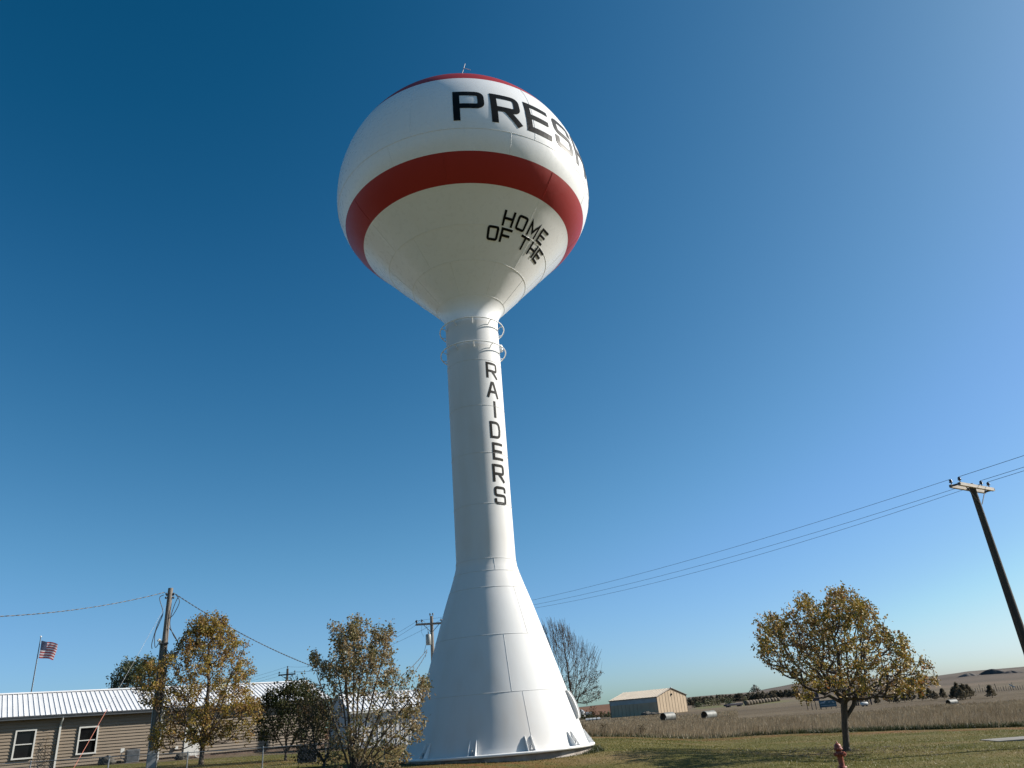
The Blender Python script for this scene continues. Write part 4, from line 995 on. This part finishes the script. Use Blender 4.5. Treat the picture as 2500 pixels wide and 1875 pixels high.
for row in range(9):
    for c_ in range(6 if row % 2 == 0 else 5):
        u = (.035+.063*c_+(.0315 if row % 2 else 0)); v = .045+.052*row; mb = MB()
        for off in (-.008, .008):
            pts = []
            for k in range(10):
                rr_ = (.014 if k % 2 == 0 else .006); an = PI/2+k*PI/5
                pts.append(fpos(u+rr_*math.cos(an), v-rr_*math.sin(an), off))
            mb.add(pts, [tuple(range(10))])
        mb.build('star', M['flag_w'], flag)

# ------------------------------------------------------------------ hydrant and slab
hx_, hy_ = at(19.35, 18.2); hz_ = G(hx_, hy_)
hd = thing('fire_hydrant', 'worn red fire hydrant standing on the lawn in front of the golden tree', 'fire hydrant', (hx_, hy_, hz_), R_(20))
hh_ = zel(-2.95, 18.2)-hz_; k_ = hh_/.72
mb = MB(); pr = [(.12,0),(.12,.035),(.085,.04),(.072,.06),(.072,.33),(.08,.36),(.092,.39),(.095,.45),(.088,.47)]
mb.lathe([(r*k_, z*k_) for r, z in pr], 20); mb.build('barrel', M['hydrant'], hd)
mb = MB(); mb.lathe([(.115*k_,.10*k_),(.115*k_,.125*k_)], 20, cap=True); mb.build('lower_flange', M['hydrant'], hd)
mb = MB(); mb.lathe([(r*k_, z*k_) for r, z in [(.07,.47),(.07,.5),(.112,.505),(.115,.535),(.095,.545),(.093,.58),(.075,.63),(.045,.66),(.028,.665)]], 20)
for q_ in range(8): mb.box((.1*k_*math.cos(q_*PI/4), .1*k_*math.sin(q_*PI/4), .545*k_), (.02,.02,.02))
bo = mb.build('bonnet', M['hydrant'], hd)
mb = MB(); mb.lathe([(.026*k_,.66*k_),(.026*k_,.68*k_),(.016*k_,.685*k_),(.016*k_,.72*k_),(.001,.722*k_)], 5); mb.build('operating_nut', M['hydrant'], bo)
def nozzle(ang, r, L_, name='nozzle_cap'):
    mb = MB(); c, s = math.cos(ang), math.sin(ang); z = .41*k_
    f = lambda d: (c*d, s*d, z)
    mb.tube([f(.05), f(.05+L_*.55)], r*.8, 14); mb.tube([f(.05+L_*.5), f(.05+L_*.85), f(.05+L_)], [r, r, r*.85], 14); mb.tube([f(.05+L_), f(.05+L_+.03)], r*.35, 5)
    mb.build(name, M['hydrant'], hd)
nozzle(PI+.15, .045*k_, .10*k_); nozzle(-.15, .045*k_, .10*k_); nozzle(-PI/2+.2, .06*k_, .11*k_)
mb = MB()
s0 = at(28.35, 29.2)
cx_, cy_ = s0[0]+1.7, s0[1]+.35
mb.box((cx_, cy_, G(cx_, cy_)+.0), (3.4, 1.25, .16), rz=-.08); o = mb.build('path', M['slab']); o['kind'] = 'structure'

# ------------------------------------------------------------------ barn
bxn, byn = at(8.26, 200); brz = R_(40)
barn = thing('barn', 'tan metal barn with shaded long side and pale roof in the field', 'barn', (bxn, byn, 0), brz)
BL, BW = 14.2, 13.6; zb0 = -.6; zbe = zel(.56, 200); zbr = zbe+1.75
# local: corner at origin; long side runs to -x, gable side runs to +y (away, right)
def lpx(ang): return ang
L_dir = Vector((-1,0,0)); W_dir = Vector((0,1,0))
# orient so the long side runs left: use explicit vectors in world instead
barn.rotation_euler.z = 0
vd = Vector((math.sin(R_(8.26)), math.cos(R_(8.26)), 0)); rt_ = Vector((vd.y, -vd.x, 0))
LD = (-rt_*math.cos(R_(36))+vd*math.sin(R_(36))*.9); LD.normalize(); WD = Vector((LD.y, -LD.x, 0)); WD = WD if WD.dot(vd) > 0 else -WD
def bp_(l, w, z): p = LD*l+WD*w; return (p.x, p.y, z)
mb = MB()
def ribw(a0, a1, zfn, n):
    for i in range(n):
        u0 = i/n; u1 = (i+.9)/n; u2 = (i+1)/n
        for (s, e, off) in ((u0, u1, 0), (u1, u2, .05)):
            pa = Vector(a0).lerp(Vector(a1), s); pb = Vector(a0).lerp(Vector(a1), e)
            nr_ = Vector((a1[1]-a0[1], a0[0]-a1[0], 0)).normalized()
            if nr_.y > 0: nr_ = -nr_
            pa += nr_*off; pb += nr_*off
            mb.add([(pa.x,pa.y,zb0),(pb.x,pb.y,zb0),(pb.x,pb.y,zfn(e)),(pa.x,pa.y,zfn(s))], [(0,1,2,3)])
ribw(bp_(BL,0,0), bp_(0,0,0), lambda u: zbe-1.15, 12)
ribw(bp_(0,0,0), bp_(0,BW,0), lambda u: zbe+(zbr-zbe)*(1-abs(2*u-1)), 10)
mb.add([bp_(BL,0,zb0), bp_(BL,BW,zb0), bp_(BL,BW,zbe), bp_(BL,BW/2,zbr), bp_(BL,0,zbe)], [(0,1,2,3,4)]); mb.add([bp_(0,BW,zb0), bp_(BL,BW,zb0), bp_(BL,BW,zbe), bp_(0,BW,zbe)], [(0,1,2,3)])
mb.build('wall', M['barn_wall'], barn)
mb = MB(); mb.add([bp_(BL,-.02,zbe-1.15), bp_(0,-.02,zbe-1.15), bp_(0,-.02,zbe), bp_(BL,-.02,zbe)], [(0,1,2,3)]); mb.build('light_panel', M['barn_panel'], barn)
mb = MB()
for w0, w1 in ((-.3, BW/2), (BW+.3, BW/2)):
    zlo = zbe-.3*(zbr-zbe)/(BW/2)+.06
    mb.add([bp_(-.2,w0,zlo), bp_(BL+.2,w0,zlo), bp_(BL+.2,w1,zbr+.08), bp_(-.2,w1,zbr+.08)], [(0,1,2,3)])
for i in range(16):
    l = i*BL/15; mb.tube([bp_(l,-.3,zlo+.02), bp_(l,BW/2,zbr+.1)], .03, 4)
mb.build('roof', M['barn_roof'], barn)
mb = MB()
mb.tube([bp_(-.22,-.3,zlo), bp_(-.22,BW/2,zbr+.08), bp_(-.22,BW+.3,zlo)], .09, 4); mb.tube([bp_(BL+.2,-.32,zlo), bp_(-.2,-.32,zlo)], .07, 4)
for p in (bp_(0,0,0), bp_(BL,0,0), bp_(0,BW,0)): mb.tube([(p[0],p[1],zb0),(p[0],p[1],zbe)], .1, 4)
mb.build('trim', M['barn_trim'], barn)
mb = MB(); p = bp_(-.35, BW/2-.2, zbr-.05); mb.lathe([(.001,-.05),(.2,0),(.26,.12),(.2,.28),(.001,.32)], 10, c=p); mb.build('yard_light', M['white_obj'], barn)
mb = MB(); p = bp_(-.12, BW/2-.1, zbr-1.4); mb.box(p, (.35,.35,.4)); mb.build('vent', M['dark_metal'], barn)
# dark machinery mound beside the barn
for (az, d_, s1, s2, s3, sd, lab) in ((7.4,188,1.3,1.,.9,5,'dark brush heap against the shaded barn wall'),(8.0,185,1.6,1.,.6,6,'low dark brush heap at the near barn corner')):
    xx, yy = at(az, d_); boulder('brush_heap', lab, 'brush heap', (xx, yy, G(xx,yy)), s1, s2, s3, M['rock'], sd)

# ------------------------------------------------------------------ culvert pipes
def culvert_mesh(L_, r):
    mb = MB(); n = 28; prof = []
    for k in range(26):
        z = L_*k/25; prof.append((r+(.02 if k % 2 else 0), z))
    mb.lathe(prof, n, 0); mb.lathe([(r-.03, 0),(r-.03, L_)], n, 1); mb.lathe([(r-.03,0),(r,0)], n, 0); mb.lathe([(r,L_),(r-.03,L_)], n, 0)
    return mb
cm = culvert_mesh(1.75, .5)
first = None
for i, (az, d, sink, yaw, lab) in enumerate(((8.52,100,.02,52,'large galvanised culvert pipe lying in front of the barn corner'),
        (11.3,100,.12,50,'second galvanised culvert pipe, sunk in dry grass right of the barn'),
        (26.35,90,.3,52,'half-buried pale culvert pipe left of the cedar clump'),
        (31.55,84,.1,50,'culvert pipe cut off by the right edge of the photo'))):
    x, y = at(az, d); z = G(x, y)
    if first is None:
        o = cm.build('culvert_pipe', [M['culvert'], M['culvert_in']]); first = o
    else:
        o = first.copy(); COL.objects.link(o)
    sc = .58 if i == 2 else 1.0; o.scale = (sc,)*3
    o.location = (x, y, z+.5*sc-sink*sc); o.rotation_euler = (0, PI/2, R_(90-az-yaw+10)); tag(o, lab, 'pipe', 'culvert pipes lying in the field')

# ------------------------------------------------------------------ cedars, shelterbelt, brush
def cedar_mesh(seed, h=1., w=.42, n=700, form=0, leaf=.09):
    rs = np.random.default_rng(seed); t = rs.random(n)**.8; ang = rs.uniform(0, 2*PI, n)
    lump = 1+.3*np.sin(ang*3+seed)+.25*np.sin(t*17+seed*2)
    prof = (np.sin(np.clip(t*1.05+.12, 0, 1)*PI)**.8) if form == 0 else (1-t)**.75
    r = w*prof*lump*rs.uniform(.45, 1, n)**.5; z = .14+t*(h-.14)
    c = np.stack([r*np.cos(ang), r*np.sin(ang), z], -1)
    d = np.stack([np.cos(ang)*.7, np.sin(ang)*.7, np.full(n,.8)], -1)+rs.normal(0,.45,(n,3)); d /= np.linalg.norm(d, axis=1)[:,None]
    e = np.cross(d, rs.normal(0,1,(n,3))); e /= np.linalg.norm(e, axis=1)[:,None]
    s = (leaf*rs.uniform(.6,1.4,n))[:,None]
    V = np.zeros((n,3,3)); V[:,0] = c-e*s*.5; V[:,1] = c+e*s*.5; V[:,2] = c+d*s*1.5
    return V.reshape(-1,3), np.arange(n*3).reshape(-1,3)
def make_cedar(seed, form, label, group, mat='cedar', w=.4, n=700, leaf=.09, trunk=.035):
    root = thing('cedar', label, 'tree', (0,0,-500), 0, group)
    V, F_ = cedar_mesh(seed, 1., w, n, form, leaf); npmesh('crown', V, F_, M[mat], root)
    mb = MB(); mb.tube([(0,0,-.05),(0,0,.5)], [trunk, trunk*.5], 5); mb.build('trunk', M['bark'], root); return root
GC = 'young cedars in the field on the right'
protoc = [make_cedar(s, 1 if s % 2 else 0, 'x', GC, w=.36) for s in (1,2,3)]
used = [False]*3
def put(protos, used, i, loc, rz, sc, label):
    if not used[i]:
        used[i] = True; o = protos[i]; o.location = loc; o.rotation_euler.z = rz; o.scale = (sc,)*3; o['label'] = label; return o
    return dup(protos[i], loc, rz, label, sc)
ced = [(22.35,110,1.0,'low spreading young cedar leftmost in the row'),(23.05,112,1.25,'young cedar second from the left in the row'),(23.5,108,.95,'short young cedar third from the left in the row'),
       (23.95,111,1.2,'bushy young cedar fourth from the left in the row'),(24.35,112,1.45,'tall young cedar with a bare trunk, mid row'),(24.95,112,1.2,'young cedar just right of the tall one with the bare trunk'),
       (25.45,111,1.3,'young cedar left one of the close pair in the row'),(25.72,109,1.0,'young cedar right one of the close pair in the row'),(26.2,112,1.2,'young cedar at the right end of the row, above the half-buried pipe'),
       (26.75,104,1.1,'left low cedar of the dark clump behind the pipe'),(27.05,104,1.7,'tallest cedar of the dark clump behind the pipe'),(27.35,103,1.55,'broad cedar in the middle of the dark clump'),(27.62,105,1.4,'right cedar of the dark clump behind the pipe'),(27.2,101,1.2,'front cedar of the dark clump behind the pipe'),
       (28.8,101,1.25,'lone small cedar right of the clump, below the fence posts')]
for i, (az, d, h_, lab) in enumerate(ced):
    x, y = at(az, d); put(protoc, used, i % 3, (x, y, G(x, y)-.03), i*1.7, h_, lab)
GB = 'dark trees of the distant shelterbelt'
protob = [make_cedar(s, 0 if s != 12 else 1, 'dark evergreen in the long shelterbelt at the foot of the hills', GB, w=.5, n=420, leaf=.13) for s in (11,12,13,14)]
ub = [False]*4
k = 0; rs = np.random.default_rng(77)
for row in range(3):
    for a_ in np.arange(10.1, 17.6, .11):
        if rs.random() < .12+.25*(a_ > 15.2): continue
        az = a_+rs.normal(0,.03); d = 500-row*22-(a_-10)*9*(1 if a_ < 14 else .8)+rs.normal(0,3)
        if row == 2 and a_ > 13: continue
        x, y = at(az, d); h_ = rs.uniform(2.3,4.0)*(.85 if row == 2 else 1)
        put(protob, ub, k % 4, (x, y, G(x, y)-.2), rs.uniform(0,6), h_, 'dark evergreen in the long shelterbelt at the foot of the hills'); k += 1
# pale brush in front of the belt
def brush(name, label, cat, az, d, w, h_, mat, seed, n=500, leaf=.25):
    x, y = at(az, d); rs = np.random.default_rng(seed)
    ang = rs.uniform(0,2*PI,n); t = rs.random(n); r = w*np.sqrt(rs.random(n))*np.sqrt(1-.8*t*t)*(1+.3*np.sin(ang*3+seed))
    c = np.stack([r*np.cos(ang), r*np.sin(ang), t*h_*(.8+.3*np.sin(ang*2+seed))], -1)
    d_ = rs.normal(0,1,(n,3)); d_ /= np.linalg.norm(d_,axis=1)[:,None]; e = np.cross(d_, rs.normal(0,1,(n,3))); e /= np.linalg.norm(e,axis=1)[:,None]
    s = (leaf*rs.uniform(.6,1.4,n))[:,None]; V = np.zeros((n,3,3)); V[:,0] = c-e*s*.5; V[:,1] = c+e*s*.5; V[:,2] = c+d_*s*1.4
    root = thing(name, label, cat, (x, y, G(x,y)-.05), 0)
    npmesh('crown', V.reshape(-1,3), np.arange(n*3).reshape(-1,3), M[mat], root)
    mb = MB()
    for k in range(3): mb.tube([(0,0,-.1),(w*.4*math.cos(k*2.1), w*.4*math.sin(k*2.1), h_*.6)], [.06*h_/2,.02], 4)
    mb.build('trunk', M['bark'], root); return root
brush('brush', 'yellow green bush in front of the shelterbelt, next to the barn', 'bush', 11.75, 330, 2.6, 2.6, 'brushy', 1)
brush('brush', 'taller yellow green bush in front of the middle of the shelterbelt', 'bush', 12.35, 335, 3.0, 3.6, 'brushy', 2)
brush('brush', 'pale rounded bush right of the yellow green ones', 'bush', 13.1, 340, 2.4, 2.4, 'leaf_green', 3)
brush('brush', 'low dark bush at the left foot of the shelterbelt', 'bush', 11.0, 325, 2.2, 2.0, 'leaf_green', 4)
brush('brush', 'small yellowish bush at the green strip', 'bush', 14.2, 350, 1.2, 2.4, 'brushy', 5, 300)
brush('ridge_tree', 'lone pale tree on the skyline of the hill left of the golden tree', 'tree', 14.95, 1500, 9, 11, 'leaf_dead', 6, 500, 1.2)
for i, (az, d, w, h_, mt, lab) in enumerate(((2.55,230,2.2,2.4,'leaf_dark','dark bush touching the right edge of the tower cone'),(3.05,235,2.4,2.2,'leaf_dark','dark bush below the white grain bins'),(3.75,250,1.9,3.2,'leaf_brown','tall dark brown bush in the farmyard left of the barn'),
        (4.35,240,2.2,1.6,'leaf_dark','low dark bush near the left end of the barn'),(4.85,235,1.6,1.5,'leaf_green','grey green bush touching the left wall of the barn'),(3.5,225,2.5,1.1,'leaf_dark','flat dark bush behind the row of parked cars'))):
    brush('farmyard_bush', lab, 'bush', az, d, w, h_, mt, 20+i, 420, .22)
# dry weed clumps at the edge of the field
for i, (az, d, lab) in enumerate(((4.35,42.5,'rust brown dock weed clump in the tall grass below the barn end'),(2.9,42,'dark weed clump nearest the tower at the grass edge'),(6.95,43,'rust brown weed clump in the tall grass below the barn door'))):
    x, y = at(az, d); rs = np.random.default_rng(i+5); n = 240
    root = thing('weed_clump', lab, 'weed', (x, y, G(x,y)), 0)
    mb = MB()
    for k in range(7): a_ = rs.uniform(0,6.3); mb.tube([(0,0,0),(.16*math.cos(a_), .16*math.sin(a_), rs.uniform(.35,.55))], .006, 3)
    mb.build('stem', M['bark'], root)
    c = rs.normal(0,.11,(n,3)); c[:,2] = rs.uniform(.15,.55,n)
    V, F_ = leaves(c, np.ones(n), 240, .05, .02, i); npmesh('foliage', V, F_, M['leaf_brown'], root)

# ------------------------------------------------------------------ far objects
# grain bins
GG = 'white grain bins in the distant farmyard'
def grain_bin():
    r = thing('grain_bin', 'x', 'grain bin', (0,0,0), 0, GG)
    mb = MB(); mb.lathe([(1.2,0),(1.2,1.9)], 20); mb.build('drum', M['white_obj'], r)
    mb = MB(); mb.lathe([(1.28,1.88),(.3,2.55),(.25,2.7),(.001,2.72)], 20); mb.build('roof', M['steel'], r)
    return r
gb = grain_bin(); x, y = at(2.95, 290); gb.location = (x, y, G(x,y)); gb['label'] = 'white grain bin furthest right, left of the dark brown bush'
x, y = at(2.5, 292); g2 = dup(gb, (x, y, G(x,y)), 0, 'white grain bin next to the tower cone edge', .9)
x, y = at(3.45, 300)
fs_ = thing('farm_shed', 'small low white farm shed between the grain bins and the barn', 'shed', (x, y, G(x,y)), .2)
mb = MB(); mb.box((0,0,.6), (2.2,1.6,1.2)); mb.build('wall', M['white_obj'], fs_)
mb = MB(); mb.add([(-1.2,-.9,1.2),(1.2,-.9,1.2),(1.2,0,1.7),(-1.2,0,1.7),(-1.2,.9,1.2),(1.2,.9,1.2)], [(0,1,2,3),(3,2,5,4)]); mb.build('roof', M['steel'], fs_)
# parked cars
GCAR = 'white cars parked in a row left of the barn'
def car():
    r = thing('parked_car', 'x', 'car', (0,0,0), 0, GCAR)
    mb = MB(); prof = [(-1.7,.35),(-1.7,.7),(-1.55,.8),(-.95,.85),(-.55,1.2),(.75,1.2),(1.25,.85),(1.65,.8),(1.7,.6),(1.7,.35)]
    vs = [(x, -.72, z) for x, z in prof]+[(x, .72, z) for x, z in prof]; n_ = len(prof)
    mb.add(vs, [tuple(range(n_)), tuple(range(2*n_-1, n_-1, -1))]+[(i, n_+i, n_+(i+1) % n_, (i+1) % n_) for i in range(n_)])
    mb.build('body', M['white_obj'], r)
    mb = MB(); mb.box((.1,0,1.0), (1.5,1.47,.24)); mb.build('window', M['glass'], r)
    for sx in (-1.05, 1.05):
        for sy in (-.72, .72):
            mb = MB(); mb.tube([(sx, sy-.08, .3), (sx, sy+.08, .3)], .3, 12); mb.build('wheel', M['rubber'], r)
    return r
c0 = car()
for i, (az, lab) in enumerate(((3.3,'leftmost white parked car of the row'),(3.55,'second white parked car from the left in the row'),(3.8,'third white parked car from the left in the row'),(4.08,'rightmost white parked car of the row, nearest the barn'))):
    x, y = at(az, 182); loc = (x, y, G(x,y))
    if i == 0: c0.location = loc; c0.rotation_euler.z = 1.5; c0['label'] = lab; c0.scale = (.48,)*3
    else: dup(c0, loc, 1.5+.04*i, lab, .48)
# bale row
GBL = 'row of round hay bales in the far field'
mbb = MB(); mbb.lathe([(.001,0),(.62,.02),(.7,.06),(.7,1.14),(.62,1.18),(.001,1.2)], 18)
b0_ = None; n_b = 11
for i in range(n_b):
    az = 14.15+i*.205; d = 245+i*6; x, y = at(az, d)
    lab = 'hay bale at the left end of the row' if i == 0 else ('hay bale at the right end of the row' if i == n_b-1 else 'round hay bale inside the long row right of the barn')
    if b0_ is None: o = mbb.build('hay_bale', M['straw']); b0_ = o
    else: o = b0_.copy(); COL.objects.link(o)
    o.location = (x, y, G(x,y)+.62); o.rotation_euler = (0, PI/2, .5+.1*math.sin(i*3)); tag(o, lab, 'hay bale', GBL)
x, y = at(13.35, 235)
tr = thing('flatbed_trailer', 'long dark flatbed trailer with a pale top left of the hay bales', 'trailer', (x, y, G(x,y)), .35)
mb = MB(); mb.box((0,0,.55), (5.4,1.6,.5)); mb.build('body', M['dark_wood'], tr)
mb = MB(); mb.box((.3,0,.85), (3.4,1.5,.08)); mb.build('deck', M['barn_panel'], tr)
for sx in (-1.8, 1.8):
    mb = MB(); mb.tube([(sx,-.85,.3),(sx,.85,.3)], .3, 10); mb.build('wheel', M['rubber'], tr)
# signs near the tree
x, y = at(18.45, 108); z = G(x,y)
sg = thing('billboard', 'dark board on wooden posts seen through the left of the golden tree', 'billboard', (x, y, z), -R_(18)+.3)
zt_ = zel(.0,108)-z
mb = MB(); mb.box((0,0,zt_-.5), (1.75,.1,.95)); mb.build('panel', M['dark_wood'], sg)
mb = MB(); mb.box((0,-.01,zt_+.0), (1.6,.14,.05)); mb.build('top_edge', M['trim'], sg)
for u in (-.75,-.2,.3,.8):
    mb = MB(); mb.tube([(u,.1,-.1),(u,.1,zt_-.1)], .05, 6); mb.build('post', M['wood_dark'], sg)
x, y = at(19.35, 106); z = G(x,y)
s2 = thing('sign', 'low wide faded blue sign right of the dark billboard, left of the tree trunk', 'sign', (x, y, z), -R_(19)+.12)
zt_ = zel(-.5,106)-z
mb = MB(); mb.box((0,0,zt_-.42), (1.95,.14,.78)); p_ = mb.build('panel', M['teal'], s2)
mb = MB(); rs = np.random.default_rng(8)
for k in range(9): mb.box((rs.uniform(-.8,.8), -.08, zt_-.25+rs.uniform(-.12,.12)), (rs.uniform(.1,.3), .02, rs.uniform(.05,.12)))
mb.box((0,-.085,zt_-.62), (1.7,.02,.04)); mb.build('faded_markings', M['pale'], p_)
for u in (-.85,-.3,.3,.85):
    mb = MB(); mb.tube([(u,0,-.1),(u,0,zt_-.6)], .04, 6); mb.build('post', M['dark_metal'], s2)
x, y = at(21.45, 112); z = G(x,y)
kb = thing('cabin', 'small open brown wooden cabin seen behind the golden tree trunk', 'cabin', (x, y, z), -R_(21)+.35)
for u in (-.95,-.35,.3,.9):
    for v in (-.5,.5):
        mb = MB(); mb.box((u,v,.62), (.13,.13,1.25)); mb.build('post', M['dark_wood'] if u in (-.35,.9) else M['brown_wood'], kb)
mb = MB(); mb.box((-.15,.52,.75), (1.0,.05,.7)); mb.build('wall', M['brown_wood'], kb)
mb = MB(); mb.add([(-1.15,-.75,1.2),(1.15,-.75,1.2),(1.15,0,1.6),(-1.15,0,1.6),(-1.15,.75,1.2),(1.15,.75,1.2)], [(0,1,2,3),(3,2,5,4)]); mb.build('roof', M['tan_wood'], kb)
mb = MB(); mb.box((0,-.53,.42), (1.9,.05,.08)); mb.build('rail', M['tan_wood'], kb)
x, y = at(21.55, 105); z = G(x,y)
tk = thing('propane_tank', 'small white propane tank on the grass in front of the brown cabin', 'tank', (x, y, z), .2)
mb = MB(); mb.tube([(-.5,0,.28),(-.44,0,.28),(-.35,0,.28),(.35,0,.28),(.44,0,.28),(.5,0,.28)], [.02,.15,.21,.21,.15,.02], 14); mb.build('body', M['white_obj'], tk)
mb = MB(); mb.box((-.25,0,.06), (.08,.3,.14)); mb.box((.25,0,.06), (.08,.3,.14)); mb.build('foot', M['dark_metal'], tk)
# fence on the right
rf = thing('field_fence', 'wire fence of uneven wooden posts climbing the field at the right edge', 'fence', (0,0,0))
rs = np.random.default_rng(4); prev = None; tops = []
for i in range(46):
    az = 27.65+i*.125; d = 150-i*.35; x, y = at(az, d); z = G(x,y); h_ = .62+(.5 if i % 7 == 5 else 0)+rs.uniform(-.1,.1)
    mb = MB(); mb.tube([(x,y,z-.1),(x+rs.normal(0,.04),y,z+h_)], .05 if i % 3 == 0 else .03, 5); mb.build('post', M['bark_grey'] if i % 2 else M['wood_dark'], rf); tops.append((x,y,z+.55))
mb = MB(); mb.tube(tops, .01, 3, cap=False); mb.tube([(a_,b_,c_-.25) for a_,b_,c_ in tops], .01, 3, cap=False); mb.build('strand', M['steel'], rf)
x, y = at(30.0, 147)
sb = thing('field_sign', 'small tilted white board by the fence posts at the right', 'board', (x,y,G(x,y)), -.5)
mb = MB(); mb.box((0,0,0), (.75,.05,.18), M=Matrix.Translation((0,0,.6)) @ Matrix.Rotation(.6, 4, 'Y')); mb.build('panel', M['white_obj'], sb)
mb = MB(); mb.tube([(0,.05,-.1),(0,.05,.6)], .03, 5); mb.build('post', M['wood_dark'], sb)
# earth piles on the hill
def pile(name, label, az, d, w, h_, m, seed):
    x, y = at(az, d); z = G(x, y); rs = np.random.default_rng(seed); mb = MB(); n = 40; vs = []; fs = []
    rings = 7; ph = rs.uniform(0,6,4)
    for j in range(rings+1):
        t = j/rings
        for k in range(n):
            a_ = 2*PI*k/n; f = 1+.12*math.sin(3*a_+ph[0])+.08*math.sin(7*a_+ph[1])
            vs.append((w*t*math.cos(a_)*f, w*.45*t*math.sin(a_)*f, h_*(1-t**1.6)*(1+.18*math.sin(5*a_+ph[2])*t)-.3*t))
    for j in range(rings):
        for k in range(n): fs.append((j*n+k, (j+1)*n+k, (j+1)*n+(k+1) % n, j*n+(k+1) % n))
    mb.add(vs, fs); o = mb.build(name, m, loc=(x,y,z), rz=-R_(az)); return tag(o, label, 'earth pile')
pile('earth_pile', 'large dark earth pile on the hillside at the right', 29.2, 900, 14, 4.8, M['mound'], 1)
pile('earth_pile', 'lower dark earth pile just right of the large one on the hillside', 30.15, 895, 10, 2.4, M['mound'], 2)
pile('earth_pile', 'grey earth pile left of the large dark one on the hillside', 27.9, 890, 10, 2.8, M['mound2'], 3)

# ------------------------------------------------------------------ camera
Fpx, CXp, CYp = 1818., 1250., 937.5
up = Vector((-338, 4057, -Fpx)).normalized()
fw = Vector((0,0,-1)); fw = (fw-up*fw.dot(up)).normalized(); rt = fw.cross(up)
Rm = Matrix((rt, fw, up))                   # camera coords -> world coords
cam = bpy.data.cameras.new('camera'); co = bpy.data.objects.new('camera', cam); COL.objects.link(co)
cam.sensor_width = 36; cam.lens = 36*Fpx/2500; cam.clip_start = .1; cam.clip_end = 20000
co.matrix_world = Matrix.Translation((0,0,H)) @ Rm.to_4x4()
S.camera = co

# ------------------------------------------------------------------ light
EXPO = 1.6
SUN_AZ, SUN_EL = 78.5, 31.8
sd = bpy.data.lights.new('sun', 'SUN'); sd.energy = 5.0; sd.angle = R_(.5); sd.color = (1.0,.945,.86)
so_ = bpy.data.objects.new('sun', sd); COL.objects.link(so_)
sv = Vector((math.sin(R_(SUN_AZ))*math.cos(R_(SUN_EL)), math.cos(R_(SUN_AZ))*math.cos(R_(SUN_EL)), math.sin(R_(SUN_EL))))
so_.rotation_euler = (-sv).to_track_quat('-Z', 'Y').to_euler(); so_.location = (30, 0, 40)
W = bpy.data.worlds.new('World'); S.world = W; W.use_nodes = True; nt = W.node_tree
bg = nt.nodes['Background']; sky = nt.nodes.new('ShaderNodeTexSky'); sky.sky_type = 'NISHITA'; sky.sun_disc = False
sky.sun_elevation = R_(SUN_EL); sky.sun_rotation = R_(SUN_AZ); sky.altitude = 500; sky.air_density = .8; sky.dust_density = 1.2; sky.ozone_density = 1.5
# the camera's colour response of the clear sky: one curve per channel over the physical sky
sc_ = nt.nodes.new('ShaderNodeVectorMath'); sc_.operation = 'SCALE'; sc_.inputs['Scale'].default_value = .05
sx = nt.nodes.new('ShaderNodeSeparateXYZ'); cx = nt.nodes.new('ShaderNodeCombineXYZ')
nt.links.new(sky.outputs[0], sc_.inputs[0]); nt.links.new(sc_.outputs[0], sx.inputs[0])
CUR = {0: [(.035,.0008),(.059,.004),(.077,.016),(.11,.045),(.17,.107),(.24,.178),(.34,.262),(.44,.355),(.649,.60),(1.5,1.3),(2,1.7)],
       1: [(.055,.034),(.098,.076),(.145,.142),(.206,.226),(.30,.35),(.40,.45),(.54,.59),(.66,.75),(1.5,1.4),(2,1.75)],
       2: [(.11,.09),(.185,.188),(.25,.30),(.33,.415),(.42,.55),(.5,.68),(.56,.775),(.62,.84),(.75,.92),(1.5,1.4),(2,1.75)]}
for c in range(3):
    fcn = nt.nodes.new('ShaderNodeFloatCurve'); cv = fcn.mapping.curves[0]
    cv.points[0].location = (0,0); cv.points[1].location = (1, .9)
    for a_, b_ in CUR[c][:-1]: cv.points.new(a_/2, b_/2)
    for p_ in cv.points: p_.handle_type = 'AUTO_CLAMPED'
    fcn.mapping.update(); nt.links.new(sx.outputs[c], fcn.inputs['Value']); nt.links.new(fcn.outputs[0], cx.inputs[c])
nt.links.new(cx.outputs[0], bg.inputs['Color']); bg.inputs['Strength'].default_value = 2.0/EXPO
S.view_settings.view_transform = 'Standard'; S.view_settings.look = 'None'; S.view_settings.exposure = math.log2(EXPO); S.view_settings.gamma = 1
S.cycles.max_bounces = 6; S.cycles.diffuse_bounces = 3; S.cycles.transparent_max_bounces = 6
